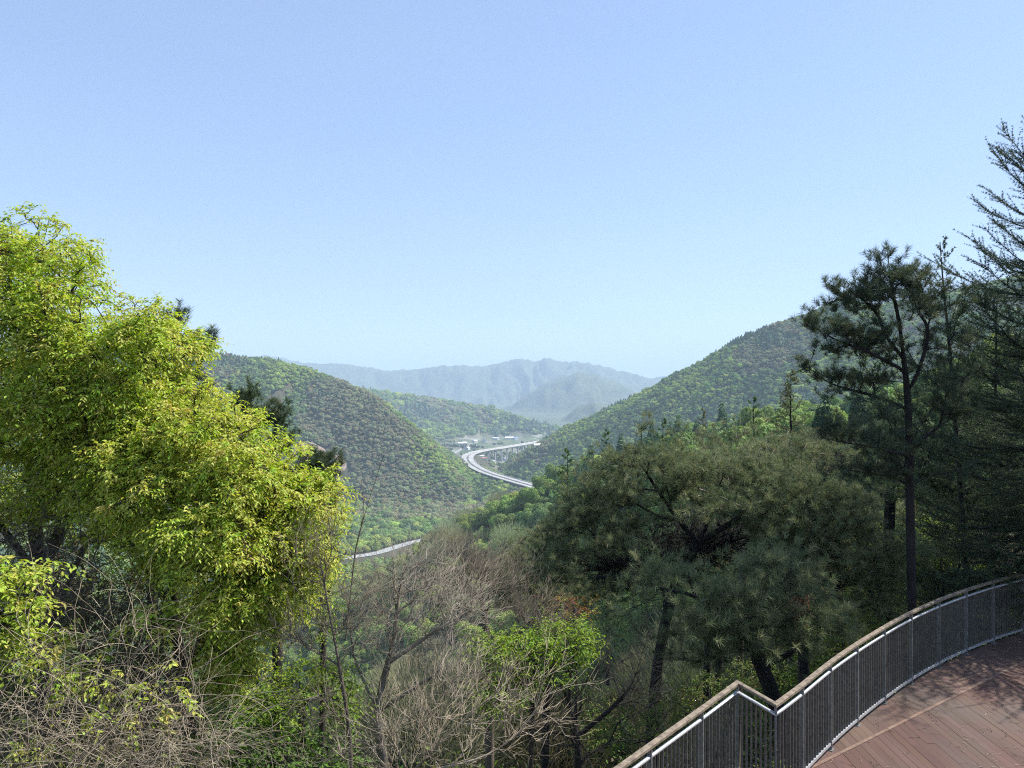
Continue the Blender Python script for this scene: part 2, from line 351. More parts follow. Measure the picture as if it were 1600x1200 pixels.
def make_wood(name, box, sp, hgt, keep, label, brown, dark, fine=False, lift=.35, sc=130., gain=2.15):
    X, Y, Z = scatter(*box, sp, keep); n = len(X)
    m = Z > FLOOR - 30; X, Y, Z = X[m], Y[m], Z[m]; n = len(X)
    c, dk, br = wood_colours(X, Y, brown, dark, sc); c = c * gain
    s = (.6 + 1.1 * RNG.random(n) ** 2.2) * sp * .80; size = np.stack([s, s, s * RNG.uniform(.75, 1.1, n) * hgt], 1)
    var = RNG.integers(0, 4, n); var[dk] = RNG.integers(4, 6, dk.sum())
    if fine:
        var = RNG.integers(6, 9, n); var[dk] = 9
        bb = br & (RNG.random(n) < .6); var[bb] = RNG.integers(10, 12, bb.sum()); size[bb] *= 1.25
    pts = np.stack([X, Y, Z + size[:, 2] * lift + 1.0], 1)
    return wood(name, pts, size, var, c, label)
# which hill a point belongs to
def crest(i, x, y): return dist_poly(x, y, _RL[i][0])
def own(i, x, y):
    hh = []
    for L, s, w, g in _RL[:4]:
        d, z, u = dist_poly(x, y, L); hh.append(z - s * d)
    return np.argmax(np.stack(hh), 0) == i
notroad = lambda x, y: ROADD(x, y) > 22
notfloor = lambda x, y: (H(x, y) > FLOOR + 8) | (vnoise(x / 30, y / 30) > .8)
def hit(px, py, d0, d1):
    d = np.linspace(d0, d1, 1200); q = np.stack([P(px, py, t) for t in d]); k = np.argmax(H(q[:, 0], q[:, 1]) > q[:, 2]); return float(d[k])
CD = hit(500, 724, 700, 1800); CLEAR = P(500, 724, CD)[:2]
make_wood('forest', (-1250, 120, 900, 1800), 5.2, 1.0, lambda x, y: own(0, x, y) & notroad(x, y) & (((x - CLEAR[0]) / 62) ** 2 + ((y - CLEAR[1]) / 26) ** 2 > 1) & (H(x, y) > FLOOR + 4), 'brown and green spring woods covering the hill that slopes down from the left to the road', .26, .14)
make_wood('forest', (-60, 1500, 900, 2100), 5.2, 1.0, lambda x, y: own(1, x, y) & notroad(x, y) & notfloor(x, y), 'green woods covering the tall hill that rises to the right of the valley road', .22, .16)
make_wood('forest', (-450, 330, 100, 860), 7.2, 1.05, lambda x, y: own(2, x, y) & (np.hypot(x, y) > 60) , 'fresh green treetops on the low spur crossing the middle of the valley', .10, .10, fine=True, sc=60., gain=1.9)
make_wood('forest', (-1400, 420, 2500, 3750), 14, .9, lambda x, y: own(3, x, y) & (H(x, y) > FLOOR + 6), 'hazy green woods on the farther hill beyond the viaduct', .2, .3)
RIVL = np.array([(-70, 1160, 0), (-115, 1128, 0), (-158, 1075, 0), (-192, 1020, 0), (-240, 985, 0), (-300, 960, 0)], float)
make_wood('forest', (-700, 300, 560, 1420), 8.5, 1.0, lambda x, y: ((own(2, x, y) & (y > 850)) | (~own(2, x, y) & ((H(x, y) <= FLOOR + 8) | (y < 905)))) & notroad(x, y) & (dist_poly(x, y, RIVL)[0] > 13) & (dist_poly(x * 1.045, y * 1.045, RIVL)[0] > 26), 'green woods on the valley bottom along the stony river', .2, .25)
X, Y, Z = scatter(-300, 420, 1420, 3000, 16, lambda x, y: (H(x, y) <= FLOOR + 8) & notroad(x, y) & (vnoise(x / 55, y / 55) > .62))
n = len(X); s = RNG.uniform(3, 6, n); wood('forest', np.stack([X, Y, Z + 3], 1), np.stack([s, s, s], 1), RNG.integers(0, 6, n), wood_colours(X, Y, .2, .5)[0], 'scattered trees among the fields on the valley floor by the road')

# ------------------------------------------------------------------ road, viaduct, valley floor
def plain(name, c0, c1, scale=2., rough=.8, metal=0, coord='Object', stretch=None):
    m, t, b = newmat(name); c, f = noise_ramp(t, scale, c0, c1, 6, coord, stretch); t.links.new(c, b.inputs['Base Color'])
    b.inputs['Roughness'].default_value = rough; b.inputs['Metallic'].default_value = metal; return m
M_conc = plain('pale_concrete', (.38, .37, .35), (.50, .49, .46), .05)
M_pier = plain('pier_concrete', (.36, .36, .35), (.48, .48, .46), .05)
M_asph = plain('worn_road', (.32, .31, .30), (.42, .41, .39), .05)
R3 = np.hstack([ROADL, np.full((len(ROADL), 1), ROADZ)])
def offs(L, o, dz=0):
    d = nrm(np.gradient(L[:, :2], axis=0)); n = np.stack([-d[:, 1], d[:, 0]], 1); q = L.copy(); q[:, :2] += n * o; q[:, 2] += dz; return q
FLAT = [(-.5, -.5), (.5, -.5), (.5, .5), (-.5, .5)]
rd = MB()
for o in (-8.5, 8.5): rd.sweep(offs(R3[:ABUT + 2], o, -.4), 12.5, .8, prof=FLAT)
tag(rd.build('road', M_asph), kind='structure')
bar = empty('crash_barrier', R3[40], 'white concrete barriers along the edges of the banked valley road', 'barrier')
for o in (-15.2, -1.0, 1.6, 15.2):
    b_ = MB(); b_.sweep(offs(R3[:ABUT + 1], o, .55), .5, 1.3, prof=FLAT); b_.build('barrier_rail', M_conc, bar)
via = empty('road_viaduct', R3[ABUT + 4], 'long pale curving road viaduct on rows of tall piers in the valley', 'viaduct')
b_ = MB()
for o in (-8.5, 8.5): b_.sweep(offs(R3[ABUT + 1:], o, -1.4), 13, 2.8, prof=[(-.5, .5), (.5, .5), (.5, .3), (.22, -.5), (-.22, -.5), (-.5, .3)][::-1])
b_.build('bridge_deck', M_conc, via)
for o in (-15.2, -1.9, 1.9, 15.2):
    b_ = MB(); b_.sweep(offs(R3[ABUT + 1:], o, .45), .45, 1.0, prof=FLAT); b_.build('parapet', M_conc, via)
seg = np.cumsum(np.r_[0, np.linalg.norm(np.diff(ROADL[ABUT + 1:], axis=0), axis=1)])
for s_ in np.arange(18, seg[-1] - 5, 36):
    cx, cyy = (np.interp(s_, seg, ROADL[ABUT + 1:, k]) for k in (0, 1)); dx, dy = (np.interp(s_ + 1, seg, ROADL[ABUT + 1:, k]) - c for k, c in ((0, cx), (1, cyy)))
    t_ = nrm(np.array([dx, dy, 0.])); n_ = np.array([-t_[1], t_[0], 0])
    for o in (-8.5, 8.5):
        c = np.array([cx, cyy, 0]) + n_ * o; zg = float(H(c[:1], c[1:2])[0]) - 2
        b_ = MB(); b_.box((c[0], c[1], (zg + ROADZ - 4.6) / 2), t_ * 1.3, n_ * 2.2, (0, 0, (ROADZ - 4.6 - zg) / 2)); b_.box((c[0], c[1], ROADZ - 3.8), t_ * 1.6, n_ * 4.2, (0, 0, .9)); b_.build('pier', M_pier, via)
# local road on the floor under the hill and the stony stream nearer by
def on_ground(pts, w, name, mat, dz=.5, n=8):
    L = smooth_line(np.array(pts), n); d = nrm(np.gradient(L, axis=0)); nn = np.stack([-d[:, 1], d[:, 0]], 1)
    ks = np.linspace(-.5, .5, 7); V = []
    for k in ks:
        q = L + nn * k * w; V.append(np.stack([q[:, 0], q[:, 1], H(q[:, 0], q[:, 1]) + dz], 1))
    V = np.stack(V, 1); m = len(ks); i, j = np.meshgrid(np.arange(len(L) - 1), np.arange(m - 1), indexing='ij')
    q = np.stack([i * m + j, i * m + j + 1, (i + 1) * m + j + 1, (i + 1) * m + j], -1).reshape(-1, 4)
    return tag(mesh_np(name, V.reshape(-1, 3), [q], mat, smooth=True), kind='structure')
M_stone = plain('river_stones', (.12, .13, .13), (.55, .56, .56), .9, .8)
on_ground([(-70, 1160), (-115, 1128), (-158, 1075), (-192, 1020), (-240, 985), (-300, 960)], 15, 'river', M_stone, .8)
on_ground([RP(722, 2700), RP(700, 2300), RP(712, 2150), RP(738, 1900), RP(790, 1700), RP(860, 1640)], 7, 'lane', M_asph, .6)
on_ground([RP(800, 1950), RP(835, 2010), RP(860, 2050), RP(880, 2080)], 8, 'lane', M_asph, .6)
def quad_hill(name, px, py, D, w, d, mat):
    c = P(px, py, D)[:2]; xs, ys = np.meshgrid(np.linspace(-1, 1, 14), np.linspace(-1, 1, 8)); wob = 1 + .15 * (fbm(xs * 2 + px, ys * 2) - .5)
    X = c[0] + xs * w / 2 * np.sqrt(1 - ys ** 2 / 2) * wob; Y = c[1] + ys * d / 2 * np.sqrt(1 - xs ** 2 / 2) * wob; Z = H(X, Y) + .6
    i, j = np.meshgrid(np.arange(7), np.arange(13), indexing='ij'); q = np.stack([i * 14 + j, i * 14 + j + 1, (i + 1) * 14 + j + 1, (i + 1) * 14 + j], -1).reshape(-1, 4)
    return tag(mesh_np(name, np.stack([X, Y, Z], -1).reshape(-1, 3), [q], mat, smooth=True), kind='structure')
M_soil = plain('bare_soil', (.22, .15, .11), (.36, .27, .21), .03)
quad_hill('field', 500, 724, CD, 100, 50, M_soil)
M_orange = plain('orange_soil', (.55, .36, .22), (.7, .5, .36), .01)
quad_hill('field', 884, 668, 3180, 90, 160, M_orange)

# houses and glasshouses in the valley
M_hwall = plain('pale_wall', (.55, .54, .51), (.68, .67, .64), .2); M_roofs = [plain('roof_blue', (.14, .22, .34), (.2, .28, .4), .3), plain('roof_grey', (.42, .42, .42), (.55, .55, .54), .3), plain('roof_red', (.36, .16, .11), (.45, .22, .16), .3), plain('roof_white', (.7, .7, .7), (.8, .8, .8), .3)]
M_pane = plain('dark_window', (.03, .035, .04), (.05, .055, .06), 1., .15)
def house(x, y, l, w, h, rz, roof, label, cat='house', group=None, name='house', rise=.3):
    z = float(H(np.array([x]), np.array([y]))[0]); e = empty(name, (x, y, z), label, cat, group); e.rotation_euler = (0, 0, rz)
    def put(mb, nm, m):
        V = np.array(mb.V); q4 = np.vstack([q for q in mb.Q if q.shape[1] == 4]); q3 = [q for q in mb.Q if q.shape[1] == 3]
        return mesh_np(nm, V, [q4] + ([np.vstack(q3)] if q3 else []), m, e)
    b = MB(); b.box((0, 0, h / 2 - 1), (l / 2, 0, 0), (0, w / 2, 0), (0, 0, h / 2 + 1)); put(b, 'wall', M_hwall)
    r = MB(); hw = w / 2 + .6; hl = l / 2 + .6; rr = w * rise
    r.V = [np.array(v) for v in [(-hl, -hw, h), (hl, -hw, h), (hl, hw, h), (-hl, hw, h), (-hl, 0, h + rr), (hl, 0, h + rr)]]
    r.Q = [np.array([[0, 1, 5, 4], [2, 3, 4, 5], [3, 2, 1, 0]]), np.array([[0, 4, 3], [1, 2, 5]])]; r.n = 6; put(r, 'roof', roof)
    for s_ in (-.28, .28):
        b = MB(); b.box((s_ * l, -w / 2 - .05, h * .55 - .2), (l * .09, 0, 0), (0, .06, 0), (0, 0, h * .2)); put(b, 'window', M_pane)
hs = [(722, 695, 2830, 34, 16), (742, 692, 2950, 22, 14), (756, 690, 2990, 20, 12), (775, 686, 3080, 30, 14), (796, 684, 3120, 36, 16), (806, 686, 3060, 22, 14), (730, 699, 2640, 26, 14), (815, 727, 2050, 16, 9), (828, 712, 2330, 14, 9), (800, 722, 2130, 18, 10), (788, 716, 2250, 14, 9), (842, 716, 2260, 16, 9), (770, 724, 2080, 18, 9), (757, 727, 2035, 14, 9), (752, 724, 2085, 14, 8)]
nm = ['long pale shed at the far end of the village', 'pale house beyond the viaduct start', 'small house behind the viaduct, second of the village row', 'white walled house below the far hill', 'largest white building under the far hill', 'blue roofed house beside the largest white building', 'long building just left of the viaduct start', 'house in the fields nearest the wooded slope', 'small house deep in the fields under the viaduct', 'house in the middle of the valley fields', 'small house close under the viaduct piers', 'house at the edge of the right hill woods', 'house on the inner side of the road bend', 'small house beside the road bend, nearest the bank', 'tiny shed above the road bend house']
for i, (px, py, D, l, w) in enumerate(hs):
    house((px - 800) / F * D, D, l, w, 5.5 if l < 20 else 7, .3 + i * .7, M_roofs[[3, 1, 0, 3, 3, 0, 1, 2, 1, 3, 0, 1, 3, 2, 1][i]], nm[i], group='houses on the valley floor')
gh = [(812, 712, 2330, 60), (822, 714, 2300, 60), (834, 722, 2120, 70), (818, 706, 2480, 60)]
gl = ['long white plastic greenhouse below the viaduct piers', 'second white greenhouse right of the first below the viaduct', 'white greenhouse nearest the right hill', 'white greenhouse farthest up the valley under the viaduct']
for (px, py, D, l), lb in zip(gh, gl): house((px - 800) / F * D, D, l, 9, 3.0, .25, M_roofs[3], lb, 'greenhouse', 'greenhouses in the valley fields', 'greenhouse', .22)
p_ = P(843, 716, 1760); house(p_[0], p_[1] + 60, 22, 12, 6, .2, M_roofs[3], 'white building standing on the foot of the right hill')

# ------------------------------------------------------------------ skeleton grower and tree builders
def grow(trunks, tips, w=.55, up=.0, seg=.22, jit=.03, rg=RNG):
    """trunks: polylines of (x,y,z); each tip is joined to the cheapest node already there. Returns pos, parent"""
    cap = 60000; pos = np.zeros((cap, 3)); par = np.full(cap, -1); plen = np.zeros(cap); n = 0; tdir = np.zeros((cap, 3))
    for k, tr in enumerate(trunks):
        tr = smooth_line(np.array(tr, float), 6)
        if k == 0: pos[0] = tr[0]; n = 1; last = 0; tdir[0] = nrm(tr[1] - tr[0]); pts = tr[1:]
        else:
            last = int(np.argmin(np.sum((pos[:n] - tr[0]) ** 2, 1))); pts = tr[1:]
        for p in pts:
            d = p - pos[last]; m = max(1, int(np.linalg.norm(d) / .25)); a = pos[last].copy()
            for i in range(1, m + 1):
                pos[n] = a + d * i / m; par[n] = last; plen[n] = plen[last] + np.linalg.norm(d) / m; tdir[n] = nrm(d); last = n; n += 1
    ntr = n
    d0 = np.array([np.min(np.sum((pos[:ntr] - t) ** 2, 1)) for t in tips]); order = np.argsort(d0 + rg.random(len(tips)) * .2)
    tipnode = []
    for t in tips[order]:
        v = t - pos[:n]; dist = np.sqrt((v * v).sum(1)) + 1e-6
        al = (v * tdir[:n]).sum(1) / dist
        cost = dist * (1.25 - .45 * al) + w * plen[:n] * .5 + np.where(v[:, 2] < -.15, .3 * -v[:, 2], 0)
        k = int(np.argmin(cost)); L = dist[k]; m = max(2, min(9, int(L / seg)))
        a = pos[k]; c = a + tdir[k] * L * .35 + np.array([0, 0, up * L])
        last = k; prev = a
        for i in range(1, m + 1):
            s = i / m; q = (1 - s) ** 2 * a + 2 * s * (1 - s) * c + s * s * t
            if i < m: q = q + rg.normal(0, jit * min(1, L), 3)
            if n >= cap: break
            pos[n] = q; par[n] = last; plen[n] = plen[last] + np.linalg.norm(q - prev); tdir[n] = nrm(q - prev); prev = q; last = n; n += 1
        tipnode.append(last)
    return pos[:n], par[:n], tdir[:n], np.array(tipnode)
def radii(par, n, r0, e=2.4, rmax=None, trunk_r=None):
    acc = np.zeros(n); ch = np.zeros(n, int)
    for i in range(n - 1, -1, -1):
        r = acc[i] if acc[i] > 0 else r0 ** e
        acc[i] = r
        if par[i] >= 0: acc[par[i]] += r
    R = acc ** (1 / e)
    if rmax: R = R * (1 if R[0] <= 0 else 1) ; R = np.where(R > r0 * 1.5, r0 + (R - r0) * (rmax - r0) / max(R[0] - r0, 1e-6), R)
    return R
def tubes(pos, par, tdir, R, thick=.02):
    n = len(pos); idx = np.arange(1, n); idx = idx[par[idx] >= 0]; p = par[idx]
    main = np.full(n, -1)
    o = np.argsort(R[idx]);
    for i in idx[o]: main[par[i]] = i
    ism = main[p] == idx
    ref = np.array([.93, .31, .19])
    def frame(t):
        s = nrm(np.cross(t, ref)); return s, np.cross(s, t)
    Vs, Fs, off = [], [], 0
    for sides, sel in ((8, R[idx] > thick), (3, R[idx] <= thick)):
        I = idx[sel]; Pp = p[sel]; M = ism[sel]
        if not len(I): continue
        t0 = np.where(M[:, None], tdir[Pp], tdir[I]); r0 = np.where(M, R[Pp], np.minimum(R[Pp], R[I] * 1.25)); t1 = tdir[I]; r1 = R[I]
        a = np.arange(sides) / sides * 2 * pi
        rings = []
        for c, t, r in ((pos[Pp], t0, r0), (pos[I], t1, r1)):
            s, u = frame(t); rings.append(c[:, None] + r[:, None, None] * (s[:, None] * np.cos(a)[None, :, None] + u[:, None] * np.sin(a)[None, :, None]))
        V = np.stack(rings, 1).reshape(-1, 3); k = np.arange(len(I))[:, None, None] * 2 * sides; j = np.arange(sides)[None, :, None]
        q = np.concatenate([k + j, k + (j + 1) % sides, k + sides + (j + 1) % sides, k + sides + j], 2).reshape(-1, 4)
        Vs.append(V); Fs.append(q + off); off += len(V)
    return np.vstack(Vs), np.vstack(Fs)
def lobes(ls, rg=RNG, shell=.45):
    """ls: (px, py, rx, ry, D, rD, n) ellipsoids given in the photograph's pixels and metres of depth"""
    out = []
    for (px, py, rx, ry, D, rD, n) in ls:
        u = nrm(rg.normal(size=(n, 3))); ph = rg.random(6) * 6.28
        wob = 1 + .22 * np.sin(3 * u[:, :1] * 2 + ph[0]) * np.sin(4 * u[:, 2:] + ph[1]) + .16 * np.sin(7 * u[:, 1:2] + 6 * u[:, 2:] + ph[2]) + .12 * np.sin(11 * u[:, :1] - 8 * u[:, 2:] + ph[3])
        d = u * (shell + (1 - shell) * rg.random((n, 1))) ** .7 * wob
        c = P(px, py, D); out.append(c + d * [rx / F * D, rD, ry / F * D])
    return np.vstack(out)
def inside(poly, x, y):
    c = np.zeros(np.shape(x), bool); n = len(poly)
    for i in range(n):
        (x1, y1), (x2, y2) = poly[i], poly[(i + 1) % n]
        if y1 != y2: c ^= ((y1 > y) != (y2 > y)) & (x < (x2 - x1) * (y - y1) / (y2 - y1) + x1)
    return c
def clumps(poly, K, D, rx, ry, rD, n, bulge=.6, layers=.8, tilt=0., holes=0., seed=1):
    """flattened leaf clumps filling an outline, bulging towards the viewer in its middle"""
    rg = np.random.default_rng(seed); q = np.array(poly, float); lo, hi = q.min(0), q.max(0); out = []; c = (lo + hi) / 2
    cs = []
    while len(cs) < K:
        p = lo + (hi - lo) * rg.random((400, 2)); p = p[inside(poly, p[:, 0], p[:, 1])]
        for a in p:
            if holes and vnoise(np.array(a[0] / 55. + seed), np.array(a[1] / 38.)) < holes: continue
            if len(cs) < K and (not cs or np.min(np.sum(((np.array(cs) - a) / [rx, ry]) ** 2, 1)) > .32): cs.append(a)
        rx *= .97; ry *= .97
    for a in cs:
        e = np.sum(((a - c) / ((hi - lo) / 2)) ** 2); d = D - bulge * max(0, 1 - e) + rg.uniform(-.5, .5) * layers
        k = rg.uniform(.6, 1.35); out.append((a[0], a[1], rx * k * 1.1, ry * k * 1.1, d, rD * k, max(3, int(n * k))))
    return out
def shade(base, n, v=.25, h=.08, rg=RNG): return np.clip(np.array(base) * rg.uniform(1 - v, 1 + v, (n, 1)) * (1 + rg.normal(0, h, (n, 3))), .003, .9)
def leaf_sprays(tips, outd, per=4, leaves=8, tw=.28, L=.07, Wd=.03, droop=.5, cols=((.2, .3, .03),), wts=None, rg=RNG, topcol=None):
    n = len(tips) * per; base = np.repeat(tips, per, 0); d = nrm(np.repeat(outd, per, 0) * .8 + nrm(rg.normal(size=(n, 3))) * .9 + [0, 0, .15])
    ln = rg.uniform(.55, 1.2, n) * tw * np.repeat(np.where(rg.random(len(tips)) < .18, 1.7, 1.), per); s = (np.arange(leaves) + .6) / leaves
    pts = base[:, None] + d[:, None] * (ln[:, None] * s)[:, :, None] + np.array([0, 0, -1.]) * (droop * ln[:, None] * s ** 2)[:, :, None]
    tang = nrm(d[:, None] + np.array([0, 0, -1.]) * (2 * droop * s)[None, :, None])
    side = nrm(np.cross(tang, [0, 0, 1.])) * np.where(np.arange(leaves) % 2, 1, -1)[None, :, None]
    ld = nrm(tang * .6 + side * .8 + np.array([0, 0, -.45]) + .3 * rg.normal(size=pts.shape)).reshape(-1, 3)
    N = nrm(np.array([0, 0, 1.]) + .45 * rg.normal(size=ld.shape)); pp = pts.reshape(-1, 3); m = len(pp)
    V, T = leaf_cards(pp, ld, N, rg.uniform(.65, 1.2, m) * L, rg.uniform(.7, 1.15, m) * Wd)
    if wts is not None and len(wts) != len(cols): wts = None
    cl = np.array(cols)[rg.choice(len(cols), len(tips), p=wts)]; cl = np.repeat(cl, per * leaves, 0) * rg.uniform(.75, 1.3, (m, 1)) * (1 + rg.normal(0, .07, (m, 3)))
    twig_end = pts[:, -1]; return V, T, np.repeat(np.clip(cl, .004, .9), 4, 0), (base, twig_end)
def strokes(a, b, r):                        # thin three-sided twigs from a to b
    d = nrm(b - a); s = nrm(np.cross(d, [.3, .2, .93])); u = np.cross(s, d); n = len(a); r = np.reshape(r, (-1, 1))
    V = np.stack([a + s * r, a - s * r * .5 + u * r * .87, a - s * r * .5 - u * r * .87, b], 1).reshape(-1, 3)
    k = np.arange(n)[:, None] * 4; return V, np.concatenate([k + [0, 1, 3], k + [1, 2, 3], k + [2, 0, 3]])
def needles(tips, dirs, per=60, shoot=.10, L=.10, w=.005, spread=.9, cols=((.04, .07, .03),), rg=RNG, back=0., flat=0.):
    n = len(tips) * per; b = np.repeat(tips, per, 0); D = np.repeat(nrm(dirs), per, 0); s = rg.random((n, 1))
    r = rg.normal(size=(n, 3)); r = nrm(r - D * np.sum(r * D, 1, keepdims=True))
    base = b + D * (s - 1) * shoot; nd = nrm(D * rg.uniform(.25 - back, 1.0, (n, 1)) + r * spread + [0, 0, .12])
    ln = rg.uniform(.7, 1.15, (n, 1)) * L; sd = nrm(np.cross(nd, rg.normal(size=(n, 3)))) * w / 2
    V = np.stack([base - sd, base + sd, base + nd * ln + sd * .35, base + nd * ln - sd * .35], 1).reshape(-1, 3)
    q = np.arange(n * 4).reshape(-1, 4)
    c = np.array(cols)[rg.integers(0, len(cols), len(tips))]; c = np.repeat(c, per, 0) * rg.uniform(.7, 1.35, (n, 1)); return V, q, np.repeat(np.clip(c, .004, .9), 4, 0)
def out_dirs(tips, pos, par, tipnode_pos, c): return nrm(tips - c)

def broadleaf(name, trunks, ls, label, cat='tree', group=None, per=4, leaves=8, tw=.28, L=.07, Wd=.03, droop=.5, cols=None, wts=None, r0=.005, rmax=.12, bark=None, w=.5, extra=0, bare=0.):
    trunks = [np.array([P(*q) for q in t]) for t in trunks]; tips = lobes(ls)
    root = empty(name, trunks[0][0], label, cat, group)
    pos, par, td, tn = grow(trunks, tips, w=w, up=.05); R = radii(par, len(pos), r0, rmax=rmax)
    V, Fq = tubes(pos, par, td, R); tp = pos[tn]; dd = td[tn]
    if bare > 0: m = RNG.random(len(tp)) > bare; tp2, dd2 = tp[m], dd[m]
    else: tp2, dd2 = tp, dd
    lv, lt, lc, (a, b) = leaf_sprays(tp2, dd2, per, leaves, tw, L, Wd, droop, cols, wts)
    sv, st = strokes(a, b, np.full(len(a), .0025)); bark = bark or M_bark
    mesh_np('trunk', local(np.vstack([V, sv]), root), [Fq, st + len(V)], bark, root, True)
    mesh_np('crown', local(lv, root), [lt], M_leaf, root, False, lc)
    return root
def pine(name, trunks, ls, label, group=None, cat='tree', per=60, shoot=.12, L=.11, w=.006, spread=.9, cols=((.045, .065, .025),), r0=.006, rmax=.13, bark=None, wt=.45, side=2, up=.12, hole=0., sl=1., void=()):
    trunks = [np.array([P(*q) for q in t]) for t in trunks]; tips = lobes(ls)
    if hole > 0: tips = tips[vnoise(tips[:, 0] / (.045 * tips[:, 1]) + 5, tips[:, 2] / (.015 * tips[:, 1]) + tips[:, 1] * .5 + 50) > hole]
    tx, ty = 800 + F * tips[:, 0] / tips[:, 1], 600 - F * tips[:, 2] / tips[:, 1]     # shaded hollows under the boughs stay open
    for (vx, vy, va, vb) in void: m_ = ((tx - vx) / va) ** 2 + ((ty - vy) / vb) ** 2 > 1; tips, tx, ty = tips[m_], tx[m_], ty[m_]
    root = empty(name, trunks[0][0], label, cat, group)
    pos, par, td, tn = grow(trunks, tips, w=wt, up=-.05); R = radii(par, len(pos), r0, rmax=rmax)
    V, Fq = tubes(pos, par, td, R); tp = pos[tn]; dd = nrm(td[tn] + [0, 0, up * 3])
    T_, D_ = [tp], [dd]; SA, SB = [], []
    for k in range(side):                    # side shoots round each tip
        o = nrm(RNG.normal(size=tp.shape)) * [1, 1, .6]; ln = RNG.uniform(.12, .34, (len(tp), 1)) * (L / .11) * sl; d2 = nrm(dd * .6 + o + [0, 0, up]); a = tp - dd * RNG.uniform(0, .12, (len(tp), 1)); b = a + d2 * ln
        T_.append(b); D_.append(nrm(d2 + [0, 0, up * 2])); SA.append(a); SB.append(b)
    nv, nq, nc = needles(np.vstack(T_), np.vstack(D_), per, shoot, L, w, spread, cols)
    if SA: sv, st = strokes(np.vstack(SA), np.vstack(SB), np.full(side * len(tp), .006)); VV = np.vstack([V, sv]); FF = [Fq, st + len(V)]
    else: VV, FF = V, [Fq]
    mesh_np('trunk', local(VV, root), FF, bark or M_darkbark, root, True)
    mesh_np('crown', local(nv, root), [nq], M_needle, root, False, nc)
    return root
def conifer(name, base, top, z0, label, group=None, blen=2.0, n=60, el0=-.15, el1=.9, cols=((.05, .09, .03),), L=.035, w=.006, per=9, rb=.13, prof=None, sub=.22, seed=1, az=None, dead=.0, bark=None, spur=.07, sag=.15):
    """whorled conifer: base and top in pixels+distance, z0 = share of the height without green limbs"""
    rg = np.random.default_rng(seed); A, B = P(*base), P(*top); root = empty(name, A, label, 'tree', group); Hh = np.linalg.norm(B - A)
    SA, SB, SR = [], [], []; NP, ND = [], []
    t = np.linspace(0, 1, 16); tr = A + (B - A) * t[:, None] + np.cumsum(rg.normal(0, .012, (16, 3)) * [1, 1, 0], 0)
    par = np.arange(-1, 15); td = nrm(np.gradient(tr, axis=0)); Rr = rb * (1 - t) ** .8 + .012
    V, Fq = tubes(tr, par, td, Rr)
    Vs, Fs, off = [V], [Fq], len(V)
    for i in range(n):
        s = z0 + (1 - z0) * (i + rg.random()) / n; o = A + (B - A) * s; a = rg.random() * 2 * pi if az is None else az(rg)
        u = (s - z0) / (1 - z0); ln = blen * (prof(u) if prof else (1 - u) ** .75 * (.55 + .45 * min(1, u * 4))) * rg.uniform(.65, 1.15) + .1
        el = el0 + (el1 - el0) * u ** 1.3 + rg.normal(0, .10); h = np.array([cos(a), sin(a), 0])
        m = max(4, int(ln / .22)); q = np.linspace(0, 1, m + 1)[:, None]
        d0 = h * cos(el) + np.array([0, 0, sin(el)]); ctrl = o + d0 * ln * q + np.array([0, 0, 1]) * ln * (-sag * np.sin(q * pi) * .6 + .12 * q ** 2) + np.cumsum(rg.normal(0, .018, (m + 1, 3)), 0) * ln * .4
        ctrl[0] = o; pr = np.arange(-1, m); tdd = nrm(np.gradient(ctrl, axis=0)); rr = np.linspace(.006 + .009 * ln, .003, m + 1)
        V, Fq = tubes(ctrl, pr, tdd, rr, .03); Vs.append(V); Fs.append(Fq + off); off += len(V)
        k = max(3, int(ln / sub * 2)); qs = np.sort(rg.uniform(.12, 1, k)); cp = np.stack([np.interp(qs, q[:, 0], ctrl[:, j]) for j in range(3)], 1); ct = np.stack([np.interp(qs, q[:, 0], tdd[:, j]) for j in range(3)], 1)
        sd = nrm(np.cross(ct, [0, 0, 1.])) * np.where(np.arange(k) % 2, 1, -1)[:, None]; bl = ln * .42 * (1 - qs * .6)[:, None] * rg.uniform(.6, 1.2, (k, 1)) + .06
        bd = nrm(ct * .9 + sd * .8 + rg.normal(0, .22, (k, 3)) + [0, 0, .12]); e = cp + bd * bl
        SA.append(cp); SB.append(e); SR.append(np.full(k, .005))
        SA.append(ctrl[-1:]); SB.append(ctrl[-1:] + tdd[-1:] * .15); SR.append(np.array([.004]))
        if rg.random() < dead: continue
        for aa, bb in ((cp, e), (ctrl[m // 3:-1], ctrl[m // 3 + 1:])):
            for f, g in zip(aa, bb):
                c = max(2, int(np.linalg.norm(g - f) / spur)); ss = (np.arange(c) + rg.random(c)) / c
                NP.append(f + (g - f) * ss[:, None]); ND.append(np.repeat(nrm(g - f)[None], c, 0))
    sv, st = strokes(np.vstack(SA), np.vstack(SB), np.concatenate(SR)); Vs.append(sv)
    mesh_np('trunk', local(np.vstack(Vs), root), [np.vstack(Fs), st + off], bark or M_darkbark, root, True)
    nv, nq, nc = needles(np.vstack(NP), np.vstack(ND), per, .03, L, w, 1.1, cols, rg)
    mesh_np('crown', local(nv, root), [nq], M_needle, root, False, nc); return root
